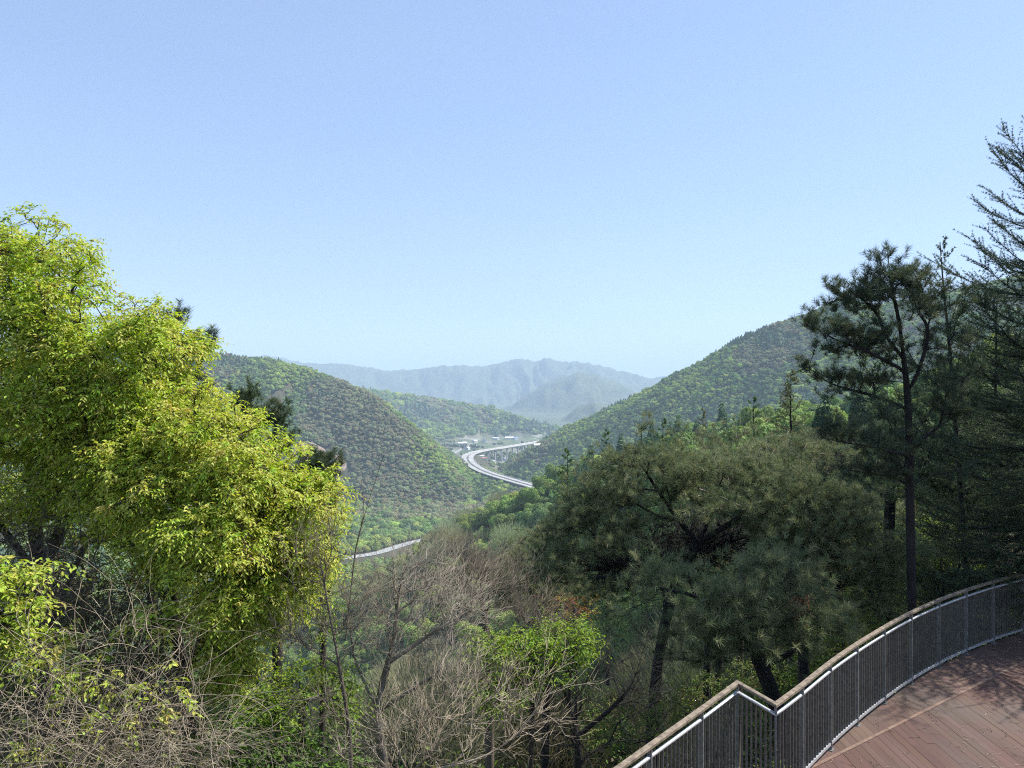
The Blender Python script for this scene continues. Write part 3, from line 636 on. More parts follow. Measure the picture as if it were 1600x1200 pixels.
def bare_tree(name, trunks, ls, label, group=None, cat='tree', mat=None, r0=.0035, rmax=.07, per=3, tl=.35, w=.5, twr=.0028, seg=.2, jit=.05):
    trunks = [np.array([P(*q) for q in t]) for t in trunks]; tips = lobes(ls, shell=.1)
    root = empty(name, trunks[0][0], label, cat, group)
    pos, par, td, tn = grow(trunks, tips, w=w, up=-.03, seg=seg, jit=jit); R = radii(par, len(pos), r0, rmax=rmax); V, Fq = tubes(pos, par, td, R)
    k = RNG.integers(0, len(pos), len(tips) * per); k = k[R[k] < .02]; d = nrm(td[k] + .75 * rv(len(k)) + [0, 0, .25]); e = pos[k] + d * RNG.uniform(.3, 1.2, (len(k), 1)) * tl
    e2 = e + nrm(d + .5 * rv(len(k)) + [0, 0, .2]) * tl * .6
    sv, st = strokes(np.vstack([pos[k], e]), np.vstack([e, e2]), np.full(2 * len(k), twr))
    mesh_np('trunk', local(V, root), [Fq], mat or M_twig, root, True)
    mesh_np('twigs', local(sv, root), [st], mat or M_twig, root, True); return root

# ------------------------------------------------------------------ timber deck and railing
DZ = -5.28; TOPZ = -4.0
FP = np.array([(.0, 6.62), (.75, 7.52), (1.53, 8.44), (2.34, 9.39), (3.04, 10.23), (3.31, 9.53), (3.87, 10.14), (4.59, 10.96), (5.33, 11.74), (6.15, 12.55), (7.02, 13.36), (7.94, 14.13), (8.86, 14.82), (9.80, 15.46), (10.80, 16.06), (11.9, 16.62), (13.0, 17.05), (14.2, 17.4)])
def plank_mat(name, c0, c1):
    m, t, b = newmat(name)
    c, f = noise_ramp(t, 3.0, c0, c1, 8, 'Object', (1.1, .16, 1), .3, .7); g = t.nodes.new('ShaderNodeAttribute'); g.attribute_name = 'tone'
    mx = t.nodes.new('ShaderNodeMix'); mx.data_type = 'RGBA'; mx.blend_type = 'MULTIPLY'; mx.inputs[0].default_value = 1
    pc, pf = noise_ramp(t, 1.1, (0, 0, 0), (1, 1, 1), 5, 'Object', (1, .55, 1), .48, .66); pm = t.nodes.new('ShaderNodeMix'); pm.data_type = 'RGBA'; sc_ = t.nodes.new('ShaderNodeMath'); sc_.operation = 'MULTIPLY'; sc_.inputs[1].default_value = .7
    t.links.new(pc, sc_.inputs[0]); t.links.new(sc_.outputs[0], pm.inputs[0]); t.links.new(c, pm.inputs['A']); pm.inputs['B'].default_value = (.088, .068, .054, 1); c = pm.outputs['Result']
    t.links.new(c, mx.inputs['A']); t.links.new(g.outputs['Color'], mx.inputs['B']); t.links.new(mx.outputs['Result'], b.inputs['Base Color'])
    n2 = t.nodes.new('ShaderNodeTexNoise'); n2.inputs['Scale'].default_value = 1.3; n2.inputs['Detail'].default_value = 4
    rr = t.nodes.new('ShaderNodeMapRange'); rr.inputs['To Min'].default_value = .65; rr.inputs['To Max'].default_value = .9; t.links.new(n2.outputs[0], rr.inputs[0]); t.links.new(rr.outputs[0], b.inputs['Roughness'])
    bp = t.nodes.new('ShaderNodeBump'); bp.inputs['Strength'].default_value = .15; bp.inputs['Distance'].default_value = .002; t.links.new(f, bp.inputs['Height']); t.links.new(bp.outputs[0], b.inputs['Normal']); return m
M_plank = plank_mat('deck_plank', (.076, .034, .025), (.112, .058, .044)); M_plank2 = plank_mat('deck_plank_edge', (.095, .052, .038), (.130, .078, .058))
M_trim = plain('trim_board', (.15, .09, .065), (.22, .14, .10), 8); M_bear = plain('bearer_timber', (.05, .032, .026), (.08, .05, .04), 5); M_under = plain('steel_frame', (.03, .03, .03), (.06, .06, .06), 4)
TA = np.array([5.34, 11.31]); TDIR = nrm(np.array([.815, .58]))
def plank_mesh(name, mat, side, ang=0.0):
    V, Q, tone = [], [], []; pw0 = .124; n = 0
    for i, x in enumerate(np.arange(.2, 14.2, .124)):
        pw = pw0 - random.choice((.002, .003, .003, .004, .006)); yf = np.interp(x, FP[:, 0], FP[:, 1]) + .05 if x < 3.04 or x > 3.31 else np.interp(x, FP[4:6, 0], FP[4:6, 1]) + .05
        yt = TA[1] + (x - TA[0]) * TDIR[1] / TDIR[0]
        a, b = (4.0, min(yt - .03, yf) if x >= 4.0 else yf) if side < 0 else (yt + .03, yf)
        if b - a < .02 or (side > 0 and x < 4.0): continue
        cuts = [a]; y = a
        if side < 0:
            y = a + random.uniform(.5, 3)
            while y < b - .4: cuts.append(y); y += random.choice((2.4, 3.6))
        cuts.append(b)
        for y0, y1 in zip(cuts[:-1], cuts[1:]):
            y1 -= .002; tn = random.uniform(.86, 1.1); dz = random.uniform(-.002, .002); sk = TDIR[1] / TDIR[0] * pw / 2
            s1 = sk if abs(y1 - b) < .01 and (side < 0 or True) else 0; s0 = sk if side > 0 and y0 == a else 0
            for (xx, yy) in ((x - pw / 2, y0 - s0), (x + pw / 2, y0 + s0), (x + pw / 2, y1 + s1), (x - pw / 2, y1 - s1)):
                V.append((xx, yy, DZ + dz)); 
            for (xx, yy) in ((x - pw / 2, y0 - s0), (x + pw / 2, y0 + s0), (x + pw / 2, y1 + s1), (x - pw / 2, y1 - s1)): V.append((xx, yy, DZ - .010))
            Q += [(n, n + 1, n + 2, n + 3), (n, n + 4, n + 5, n + 1), (n + 1, n + 5, n + 6, n + 2), (n + 2, n + 6, n + 7, n + 3), (n + 3, n + 7, n + 4, n)]; n += 8
            tone += [(tn, tn * random.uniform(.95, 1.05), tn * random.uniform(.92, 1.08))] * 8
    o = mesh_np(name, np.array(V), [np.array(Q)], mat)
    at = o.data.attributes.new('tone', 'FLOAT_COLOR', 'POINT'); c = np.ones((len(V), 4), np.float32); c[:, :3] = np.array(tone); at.data.foreach_set('color', c.ravel()); return o
deck = empty('timber_deck', (6, 10, DZ), 'reddish brown timber viewing deck inside the curved railing', 'deck')
for o in (plank_mesh('planking', M_plank, -1), plank_mesh('edge_planking', M_plank2, 1)): o.parent = deck; o.matrix_parent_inverse.identity(); o.location = tuple(-np.array(deck.location))
b_ = MB(); p0 = TA - TDIR * 1.62; p1 = TA + TDIR * 10.5
b_.bar((*p0, DZ + .004), (*p1, DZ + .004), .05, .012); b_.build('trim_strip', M_trim, deck)
b_ = MB(); b_.sweep(np.hstack([FP + [.02, -.03], np.full((len(FP), 1), DZ - .16)]), .05, .24, prof=FLAT); b_.build('edge_beam', M_under, deck)
b_ = MB(); b_.V = [np.array(v) for v in [(.2, 4, DZ - .011), (14, 4, DZ - .011), (14, 17.0, DZ - .011), (8.0, 13.7, DZ - .011), (3.4, 9.3, DZ - .011), (3.0, 9.9, DZ - .011), (.2, 6.7, DZ - .011)]]
b_.Q = [np.array([[0, 1, 2, 3]]), np.array([[0, 3, 4]]), np.array([[0, 4, 5]]), np.array([[0, 5, 6]])]; b_.n = 7; b_.build('under_frame', M_bear, deck)
for q in FP[2::2]:
    zg = float(H(q[:1], q[1:2])[0]) - .5; c = q + np.array([.12, -.3]); b_ = MB(); b_.box((c[0], c[1], (zg + DZ - .3) / 2), (.08, 0, 0), (0, .08, 0), (0, 0, (DZ - .3 - zg) / 2)); b_.build('support_post', M_under, deck)

def metal(name, c0, c1, rough, met=.8):
    return plain(name, c0, c1, 20, rough, met)
M_steel = metal('galvanised_rail', (.52, .53, .54), (.68, .69, .70), .42, .55); M_bal = metal('weathered_bar', (.10, .094, .085), (.17, .16, .145), .5, .25)
M_post = metal('weathered_post', (.15, .15, .148), (.25, .25, .24), .45, .3)
M_hand = plain('handrail_timber', (.12, .092, .066), (.27, .215, .155), 14, .8, stretch=(1, 1, 1))
fence = empty('curved_railing', (3.31, 9.53, DZ), 'curved grey metal railing with a wooden handrail round the deck edge', 'railing')
F3 = lambda z, f=FP: np.hstack([f, np.full((len(f), 1), z)])
# smooth the long arc but keep the sharp zigzag
arc = smooth_line(FP[5:], 4); PATH = np.vstack([FP[:5], arc])
b_ = MB(); b_.sweep(F3(TOPZ - .025, PATH), .072, .038); b_.build('handrail', M_hand, fence)
b_ = MB(); b_.sweep(F3(TOPZ - .15, PATH), .045, .045, prof=ROUND); b_.build('top_rail', M_steel, fence, True)
b_ = MB(); b_.sweep(F3(DZ + .09, PATH), .045, .04, prof=FLAT); b_.build('bottom_rail', M_steel, fence)
for i, q in enumerate(FP):
    t_ = nrm(FP[min(i + 1, len(FP) - 1)] - FP[max(i - 1, 0)]); t3 = np.array([*t_, 0]); n3 = np.array([t_[1], -t_[0], 0])
    z0 = DZ if i else DZ; b_ = MB(); b_.box((*q, (z0 + TOPZ - .056) / 2) + n3 * .0, t3 * .011, n3 * .03, (0, 0, (TOPZ - .056 - z0) / 2)); b_.box((*q, DZ + .006), t3 * .05, n3 * .05, (0, 0, .006))
    b_.build('post', M_post, fence)
bal = []
sl_ = np.cumsum(np.r_[0, np.linalg.norm(np.diff(PATH, axis=0), axis=1)])
for a, b in zip(FP[:-1], FP[1:]):
    ia = np.argmin(np.sum((PATH - a) ** 2, 1)); ib = np.argmin(np.sum((PATH - b) ** 2, 1)); s0, s1 = sl_[ia], sl_[ib]; k = max(2, int(round((s1 - s0) / .098)))
    for j in range(1, k):
        s = s0 + (s1 - s0) * j / k; q = np.array([np.interp(s, sl_, PATH[:, m]) for m in (0, 1)]); q2 = np.array([np.interp(s + .02, sl_, PATH[:, m]) for m in (0, 1)]); bal.append((q, nrm(q2 - q)))
vis = [(q, t) for q, t in bal if q[1] > 7.0 and 800 + F * q[0] / q[1] < 1640]; vis.sort(key=lambda v: v[0][1]); rest = vis[100:] + [v for v in bal if not any(v[0] is u[0] for u in vis)]
def bal_box(mb, q, t): t3 = np.array([*t, 0]); n3 = np.array([t[1], -t[0], 0]); mb.box((*q, (DZ + .11 + TOPZ - .17) / 2), t3 * .005, n3 * .016, (0, 0, (TOPZ - .17 - DZ - .11) / 2))
for q, t in vis[:100]: b_ = MB(); bal_box(b_, q, t); b_.build('baluster', M_bal, fence)
b_ = MB(); [bal_box(b_, q, t) for q, t in rest]; tag(b_.build('balusters', M_bal, fence), kind='stuff')
# fallen needles and twigs on the boards
n = 900; xs = RNG.uniform(3.6, 13.5, n); ys = RNG.uniform(8, 16.5, n); m = ys < np.interp(xs, FP[5:, 0], FP[5:, 1]) - .1; xs, ys = xs[m], ys[m]; a = RNG.random(len(xs)) * 6.28; l = RNG.uniform(.03, .13, len(xs))
A_ = np.stack([xs, ys, np.full(len(xs), DZ + .008)], 1); mid = A_ + np.stack([np.cos(a) * l, np.sin(a) * l, np.full(len(xs), .004)], 1); a2 = a + RNG.normal(0, .6, len(a)); B_ = mid + np.stack([np.cos(a2) * l, np.sin(a2) * l, np.zeros(len(xs))], 1)
sv, st = strokes(np.vstack([A_, mid]), np.vstack([mid, B_]), np.full(2 * len(A_), .0045)); tag(mesh_np('litter', sv, [st], M_vine), 'pale fallen pine needles and twigs scattered on the deck boards', 'litter', kind='stuff')

# ================================================================== NEAR VEGETATION
exec_near = True
YG = ((.43, .49, .085), (.50, .53, .12), (.32, .44, .06), (.49, .46, .12), (.38, .48, .07)); YW = (.3, .2, .25, .1, .15)
YR = ((.46, .50, .09), (.51, .52, .12), (.37, .48, .07), (.49, .43, .12)); YRW = (.36, .22, .37, .05)
# --- big spring-green trees on the left
PLA = [(-90, 350), (10, 362), (50, 345), (105, 372), (128, 405), (132, 440), (112, 485), (200, 488), (235, 490), (285, 515), (318, 540), (298, 560), (270, 600), (240, 650), (170, 720), (140, 790), (60, 810), (-90, 800)]
PLB = [(190, 660), (250, 632), (300, 618), (340, 626), (380, 655), (430, 695), (460, 722), (512, 765), (515, 800), (498, 840), (505, 880), (470, 915), (440, 955), (395, 985), (385, 1075), (345, 1085), (320, 1050), (328, 970), (290, 900), (225, 880), (165, 850), (140, 780), (155, 700)]
broadleaf('broadleaf_tree', [[(60, 1380, 10.9), (70, 1150, 10.9), (60, 900, 10.9), (45, 700, 11.0), (35, 520, 11.2), (55, 400, 11.3)], [(60, 900, 10.9), (130, 760, 10.8), (200, 640, 10.6), (250, 560, 10.5)], [(60, 900, 10.9), (-40, 760, 10.8), (-80, 640, 10.8)], [(70, 1000, 10.9), (130, 860, 10.6), (190, 760, 10.4)], [(60, 800, 10.9), (90, 660, 10.7), (130, 560, 10.6)]],
  clumps(PLA, 215, 10.9, 34, 14, .28, 15, bulge=1.1, layers=1.6, holes=.20, seed=3) + [(235, 515, 45, 20, 10.8, .5, 70), (285, 545, 32, 18, 10.7, .4, 60), (240, 590, 50, 30, 10.7, .5, 90), (200, 640, 50, 30, 10.7, .5, 80)] + [(x, y, 13, 11, 11.0, .25, 5) for x, y in ((20, 350), (42, 338), (70, 348), (98, 358), (118, 378), (136, 402), (142, 440), (128, 465), (170, 474), (205, 474), (240, 480), (262, 496), (300, 522), (322, 536))],
  'tallest yellow green leafy tree at the left edge, rising highest into the sky', per=4, leaves=8, tw=.25, L=.066, Wd=.029, cols=YG, wts=YW, rmax=.13, droop=.42, w=.42)
broadleaf('broadleaf_tree', [[(300, 1400, 9.9), (295, 1120, 9.9), (270, 950, 9.9), (290, 850, 9.8), (340, 760, 9.6), (380, 700, 9.6)], [(270, 950, 9.9), (210, 860, 9.7), (170, 780, 9.5)], [(290, 850, 9.8), (400, 840, 9.5), (470, 800, 9.3)], [(290, 1050, 9.9), (340, 960, 9.7), (400, 900, 9.5)], [(290, 850, 9.8), (270, 760, 9.6), (280, 680, 9.6)]],
  clumps(PLB, 200, 9.8, 32, 13, .26, 15, bulge=.9, layers=1.5, holes=.22, seed=9) + [(300, 690, 60, 30, 9.7, .5, 90), (400, 740, 60, 30, 9.6, .5, 90), (470, 770, 36, 26, 9.5, .4, 60), (360, 820, 80, 40, 9.6, .5, 120), (450, 860, 50, 40, 9.5, .4, 80), (360, 930, 50, 40, 9.6, .4, 60), (355, 1010, 34, 40, 9.5, .3, 50)] + [(x, y, 13, 10, 9.5, .25, 5) for x, y in ((290, 606), (330, 606), (362, 630), (402, 658), (440, 690), (470, 710), (505, 742), (528, 764), (530, 800), (516, 850), (520, 885), (485, 925), (462, 958), (420, 992), (400, 1050))],
  'broad yellow tinged leafy tree, its crown sloping down to the right beside the twigs', per=4, leaves=8, tw=.23, L=.06, Wd=.026, cols=YR, wts=YRW, rmax=.10, droop=.42, w=.42)
broadleaf('broadleaf_tree', [[(-60, 1400, 7.6), (-50, 1100, 7.6), (-20, 950, 7.6)], ], [(10, 900, 55, 22, 7.6, .4, 45), (0, 960, 60, 40, 7.5, .4, 60), (-40, 1000, 60, 50, 7.5, .4, 40)],
  'small leafy tree low at the left edge above the dry vines', per=3, leaves=7, tw=.24, L=.075, Wd=.034, cols=YG, wts=YW, rmax=.05)
broadleaf('broadleaf_sapling', [[(215, 1300, 8.0), (220, 1060, 8.1), (245, 960, 8.2)]], [(245, 965, 42, 20, 8.2, .3, 26), (105, 1040, 60, 40, 7.6, .3, 24), (90, 1010, 30, 30, 7.8, .3, 12), (200, 1100, 90, 50, 7.3, .4, 24), (60, 1160, 60, 30, 7.2, .3, 12)],
  'thin sapling with a few green leaf sprays among the dry vines', 'tree', per=3, leaves=7, tw=.2, L=.07, Wd=.034, cols=YG, wts=YW, rmax=.03)
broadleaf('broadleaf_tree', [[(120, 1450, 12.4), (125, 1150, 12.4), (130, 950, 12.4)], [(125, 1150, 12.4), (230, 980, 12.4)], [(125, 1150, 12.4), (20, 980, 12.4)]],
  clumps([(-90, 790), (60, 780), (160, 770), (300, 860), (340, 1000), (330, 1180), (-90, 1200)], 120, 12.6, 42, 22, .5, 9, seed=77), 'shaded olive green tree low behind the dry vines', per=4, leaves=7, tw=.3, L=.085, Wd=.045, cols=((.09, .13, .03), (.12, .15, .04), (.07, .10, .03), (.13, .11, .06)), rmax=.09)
# --- pines behind the left trees
PG = ((.070, .105, .045), (.060, .090, .045), (.095, .120, .050))
pine('pine_tree', [[(230, 1300, 14), (240, 900, 14), (260, 650, 14), (275, 520, 14), (280, 490, 14)], [(260, 700, 14), (300, 600, 13.8), (322, 540, 13.7)]],
  [(278, 505, 10, 22, 14, .2, 10), (318, 540, 14, 16, 13.7, .2, 12), (290, 600, 30, 25, 13.8, .5, 30), (300, 650, 60, 30, 13.8, .6, 40)], 'dark pine whose upright shoots stick out above the yellow green crown', 'pines behind the yellow green trees', cols=PG, rmax=.1, up=.5)
pine('pine_tree', [[(440, 1300, 15), (430, 900, 15), (425, 760, 15), (432, 660, 15), (438, 635, 15)], [(430, 760, 15), (500, 735, 14.8), (530, 712, 14.8)], [(428, 720, 15), (390, 660, 15), (380, 625, 15)]],
  [(385, 630, 20, 18, 15, .3, 22), (400, 655, 24, 15, 15, .3, 20), (437, 650, 11, 22, 15, .3, 16), (440, 690, 18, 20, 15, .4, 18), (500, 725, 36, 16, 14.9, .4, 36), (500, 750, 36, 14, 14.9, .4, 26), (460, 740, 20, 20, 15, .4, 20)], 'dark pine with feathery shoots showing right of the yellow green crown against the hill', 'pines behind the yellow green trees', cols=PG, rmax=.1, up=.6)
# --- bare twiggy trees in the middle
bare_tree('bare_tree', [[(545, 1420, 8.2), (548, 1180, 8.3), (530, 1040, 8.3), (515, 960, 8.4), (505, 900, 8.5), (490, 820, 8.6)], [(530, 1040, 8.3), (480, 1010, 8.3), (440, 980, 8.4)], [(548, 1150, 8.3), (500, 1090, 8.0), (470, 1110, 7.8)]],
  [(500, 880, 60, 70, 8.5, .5, 70), (470, 990, 60, 45, 8.3, .5, 70), (560, 960, 50, 70, 8.5, .5, 60), (500, 1100, 70, 50, 8.1, .5, 50)], 'slender leafless tree with a dark crooked stem beside the yellow green crown', 'leafless trees in the middle', mat=M_btwig, rmax=.022)
bare_tree('bare_tree', [[(540, 1000, 9.2), (553, 880, 9.2), (560, 840, 9.2), (577, 780, 9.2), (590, 740, 9.2), (600, 710, 9.2)], [(560, 840, 9.2), (568, 800, 9.2), (565, 750, 9.2)]], [(575, 800, 22, 40, 9.2, .2, 8)], 'single tall dark twig standing up against the wooded hill', mat=M_btwig, rmax=.011, per=1, tl=.2)
bare_tree('bare_tree', [[(600, 1450, 9.6), (600, 1200, 9.7), (590, 1110, 9.8), (615, 1000, 9.9), (625, 920, 10), (640, 850, 10)], [(590, 1110, 9.8), (555, 1030, 9.8), (545, 950, 9.8)], [(615, 1030, 9.9), (690, 980, 10), (740, 950, 10)], [(595, 1110, 9.8), (670, 1060, 9.6), (720, 1030, 9.4)]],
  [(640, 920, 120, 85, 10, 1.0, 300), (590, 1000, 90, 60, 9.8, .8, 110), (710, 960, 70, 60, 10.2, .8, 110), (700, 1050, 80, 50, 9.7, .7, 70)], 'big leafless bush of fine brown grey twigs in the middle foreground', 'leafless trees in the middle', rmax=.05, per=4, tl=.3, mat=M_mtwig, twr=.0022)
bare_tree('bare_tree', [[(630, 1500, 7.2), (640, 1300, 7.3), (640, 1210, 7.4)], [(640, 1210, 7.4), (720, 1130, 7.4), (800, 1060, 7.6)], [(640, 1210, 7.4), (760, 1180, 7.3), (830, 1120, 7.5), (850, 1050, 7.6)], [(640, 1210, 7.4), (600, 1130, 7.4)]],
  [(730, 1100, 120, 90, 7.5, .6, 60), (830, 1100, 70, 80, 7.6, .5, 34), (640, 1150, 100, 80, 7.3, .6, 60), (560, 1180, 80, 60, 7.3, .4, 30)], 'pale leafless shrub with long arching branches at the bottom middle', 'leafless trees in the middle', mat=M_vine, rmax=.022, per=5, tl=.25)
bare_tree('bare_tree', [[(760, 1450, 14), (765, 1150, 14), (760, 1000, 14), (750, 900, 14)], [(760, 1050, 14), (820, 980, 14), (860, 940, 14)]],
  [(740, 905, 80, 55, 14, 1.2, 200), (830, 970, 70, 50, 14, 1, 100), (790, 1060, 110, 60, 13.5, 1, 120)], 'brown leafless tree between the fine twigged bush and the pines', 'leafless trees in the middle', mat=M_btwig, rmax=.09, per=8, tl=.4, twr=.004)
bare_tree('bare_tree', [[(900, 1500, 12), (905, 1200, 12), (890, 1090, 12), (900, 1000, 12)], [(905, 1150, 12), (980, 1080, 12), (1010, 1000, 12)]],
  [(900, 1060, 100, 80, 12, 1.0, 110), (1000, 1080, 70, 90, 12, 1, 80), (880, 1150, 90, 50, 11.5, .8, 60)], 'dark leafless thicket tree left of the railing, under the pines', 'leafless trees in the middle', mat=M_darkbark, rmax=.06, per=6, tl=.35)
# --- green understorey sprays
GS = ((.22, .32, .03), (.17, .28, .03), (.27, .34, .05)); GSW = (.4, .35, .25)
def spray(ls, tr, label, **k):
    kw = dict(per=3, leaves=7, tw=.28, L=.06, Wd=.03, cols=GS, wts=GSW, rmax=.04, droop=.25, group='bright green saplings under the trees'); kw.update(k)
    return broadleaf('broadleaf_sapling', tr, ls, label, 'tree', **kw)
spray([(800, 1010, 60, 16, 12, .6, 90), (880, 1000, 50, 20, 12.3, .6, 100), (840, 1045, 70, 14, 12, .5, 50), (790, 1080, 50, 20, 11.6, .5, 40)], [[(830, 1400, 12), (830, 1150, 12), (835, 1040, 12)]], 'bright green maple like sapling left of the dark pine foliage', L=.07)
spray([(480, 1060, 60, 14, 9.4, .5, 60), (440, 1100, 60, 14, 9.0, .5, 60), (530, 1090, 30, 30, 9.2, .4, 30)], [[(470, 1400, 9.2), (470, 1150, 9.2), (475, 1080, 9.3)]], 'yellow green sapling spreading flat sprays behind the dark crooked stem')
spray([(400, 1180, 90, 30, 8.6, .6, 90), (500, 1190, 60, 30, 8.8, .6, 60), (340, 1150, 40, 24, 8.5, .4, 30)], [[(420, 1500, 8.6), (420, 1280, 8.6), (430, 1210, 8.6)]], 'green sapling at the bottom edge right of the dry vines', cols=((.12, .22, .03), (.16, .27, .035), (.09, .18, .03)))
spray([(500, 900, 20, 40, 10.5, .4, 45), (510, 960, 18, 30, 10.5, .4, 25)], [[(500, 1300, 10.5), (505, 1050, 10.5), (505, 960, 10.5)]], 'narrow green sapling seen through the bare twigs beside the leafy crown')
spray([(905, 955, 30, 12, 16.5, .5, 26), (880, 948, 20, 9, 16.5, .5, 14)], [[(900, 1300, 16), (900, 1050, 16), (900, 980, 16)]], 'small shrub with rusty red spring leaves among the pines', cols=((.26, .10, .05), (.32, .16, .06), (.30, .24, .05)), group='coloured shrubs')
spray([(1250, 938, 9, 20, 13.4, .12, 14)], [[(1240, 925, 13.7), (1246, 915, 13.5), (1251, 925, 13.4)]], 'dead orange brown sprig hanging beside the thin pine trunk', cols=((.42, .19, .09), (.36, .16, .08)), group='coloured shrubs', L=.05, Wd=.012, rmax=.006, tw=.16, droop=1.0)
spray([(1180, 1060, 40, 24, 18, .8, 60), (1100, 1090, 50, 30, 18, .8, 80), (1050, 1120, 40, 40, 17, .8, 80), (960, 1130, 60, 50, 16, .8, 80)], [[(1090, 1500, 18), (1090, 1250, 18), (1090, 1120, 18)]], 'green undergrowth bush seen between the pine trunks left of the railing', cols=((.10, .17, .03), (.16, .22, .04), (.2, .2, .05)), group='green bushes below the deck', tw=.4, L=.08, Wd=.04)
# --- right side green shrubs beyond the railing
RS = ((.13, .20, .03), (.17, .25, .035), (.10, .16, .03), (.2, .22, .06))
for k, (ls, tr, lb) in enumerate([
  ([(1500, 850, 60, 45, 26, 2, 170), (1450, 880, 40, 35, 24, 1.5, 90)], [[(1490, 1050, 26), (1490, 940, 26), (1495, 880, 26)]], 'green bush directly right of the black pine trunk beyond the railing'),
  ([(1560, 800, 50, 45, 30, 2, 170), (1590, 850, 30, 30, 28, 1.5, 60)], [[(1570, 1000, 30), (1570, 900, 30), (1565, 830, 30)]], 'brighter green bush at the right edge below the dark limbs'),
  ([(1380, 880, 50, 50, 24, 2, 150), (1350, 950, 40, 40, 22, 1.5, 90)], [[(1370, 1100, 24), (1370, 980, 24), (1375, 910, 24)]], 'olive green bush directly left of the black pine trunk'),
  ([(1450, 790, 80, 40, 40, 3, 200), (1540, 750, 70, 40, 42, 3, 150)], [[(1480, 1000, 40), (1480, 880, 40), (1480, 810, 40)]], 'green tree farther down the slope between the two black trunks'),
  ([(1310, 1040, 50, 60, 19, 1.5, 130), (1240, 1080, 40, 50, 19, 1.5, 90)], [[(1290, 1350, 19), (1290, 1150, 19), (1290, 1080, 19)]], 'low green bush behind the railing right of the leaning trunk')]):
    spray(ls, tr, lb, cols=RS, wts=(.3, .25, .25, .2), group='green bushes beyond the railing', tw=.5, L=.10, Wd=.05, per=4)
bare_tree('bare_shrub', [[(1570, 1050, 22), (1570, 920, 22), (1560, 880, 22)]], [(1550, 865, 50, 30, 22, 1, 170), (1590, 880, 30, 20, 21, .8, 60)], 'grey brown leafless shrub just behind the railing near the right edge', cat='shrub', rmax=.03, per=6, tl=.4, twr=.005)
bare_tree('bare_tree', [[(1480, 1100, 18), (1475, 940, 18), (1470, 860, 18), (1490, 800, 18)], [(1475, 940, 18), (1440, 860, 18), (1425, 820, 18)], [(1475, 930, 18), (1520, 850, 18), (1550, 820, 18)]], [(1480, 850, 70, 80, 18, .8, 70)], 'thin dark crooked leafless tree right of the black pine trunk', mat=M_darkbark, rmax=.035, per=2, tl=.4)
# --- the two black-trunked conifers by the railing
PA = ((.070, .100, .055), (.060, .090, .052), (.115, .135, .065)); 
pine('pine_tree', [[(1432, 1250, 15.3), (1428, 1050, 15.3), (1425, 945, 15.3), (1422, 800, 15.3), (1419, 640, 15.2), (1412, 560, 15.2), (1404, 500, 15.2), (1392, 440, 15.2), (1387, 395, 15.2)], [(1419, 612, 15.2), (1436, 577, 15.0), (1450, 518, 14.9), (1432, 481, 14.9), (1424, 440, 14.8)], [(1412, 560, 15.2), (1385, 526, 15.4), (1370, 490, 15.5), (1340, 460, 15.6)], [(1415, 580, 15.2), (1360, 552, 14.8), (1300, 528, 14.6), (1268, 508, 14.5)], [(1420, 640, 15.2), (1370, 620, 15.5), (1300, 600, 15.6), (1262, 574, 15.6)], [(1420, 712, 15.2), (1370, 700, 14.6), (1310, 690, 14.3)], [(1422, 760, 15.2), (1390, 745, 15.6), (1330, 735, 16)], [(1422, 700, 15.2), (1470, 665, 15.3), (1500, 640, 15.4)]],
  [(1388, 412, 20, 24, 15.2, .4, 30), (1425, 430, 32, 24, 14.9, .6, 42), (1362, 445, 24, 20, 15.5, .5, 28), (1340, 468, 26, 18, 15.5, .5, 26), (1405, 465, 45, 22, 15.2, .8, 40), (1304, 446, 14, 8, 15.6, .2, 7), (1318, 465, 14, 8, 15.5, .2, 6), (1300, 478, 14, 7, 15.5, .2, 6), (1267, 503, 12, 14, 14.5, .25, 14), (1310, 512, 32, 12, 14.7, .4, 26), (1350, 530, 40, 14, 14.9, .5, 26), (1258, 572, 10, 9, 15.6, .2, 7), (1295, 588, 28, 9, 15.6, .3, 18), (1350, 592, 40, 12, 15.4, .5, 24), (1300, 545, 30, 8, 15, .4, 12), (1470, 470, 36, 28, 15, .7, 44), (1470, 530, 30, 25, 15.1, .7, 30), (1310, 672, 38, 14, 14.5, .5, 30), (1360, 690, 40, 15, 14.8, .5, 24), (1330, 735, 50, 14, 15.9, .6, 30), (1385, 735, 30, 15, 15.5, .5, 18), (1490, 640, 30, 14, 15.3, .5, 22), (1390, 470, 70, 60, 15.3, 1.1, 50), (1350, 620, 60, 40, 15.2, 1.0, 32), (1450, 600, 50, 50, 15.3, 1.0, 36), (1370, 545, 50, 25, 15.3, .8, 36), (1400, 680, 50, 50, 15.4, .9, 50), (1460, 720, 50, 40, 15.5, .9, 40), (1500, 560, 30, 40, 15.4, .7, 30)],
  'tall dark pine with a straight black trunk and open irregular crown behind the railing', hole=.22, per=52, shoot=.12, L=.115, w=.006, cols=PA, rmax=.082, wt=.35, up=.25)
conifer('larch_tree', (1598, 1120, 17.2), (1690, 130, 16.6), .14, 'very dark larch at the right edge with upswept branches, the tallest conifer', blen=3.7, n=190, el0=-.14, el1=.80, cols=((.055, .085, .045), (.08, .115, .045), (.045, .07, .04)), per=9, L=.042, w=.008, rb=.15, seed=3, sub=.12, spur=.05, prof=lambda u: (1 - u) ** .55 * (1.05 if u > .25 else .85))
conifer('larch_tree', (1535, 1200, 19.5), (1474, 378, 19.0), .40, 'thin leaning larch with sparse pale tipped branches behind the tall open crowned pine', blen=1.7, n=70, el0=.1, el1=.9, cols=((.10, .14, .06), (.12, .16, .07)), per=16, L=.05, w=.009, rb=.09, seed=5, sub=.22, spur=.08)
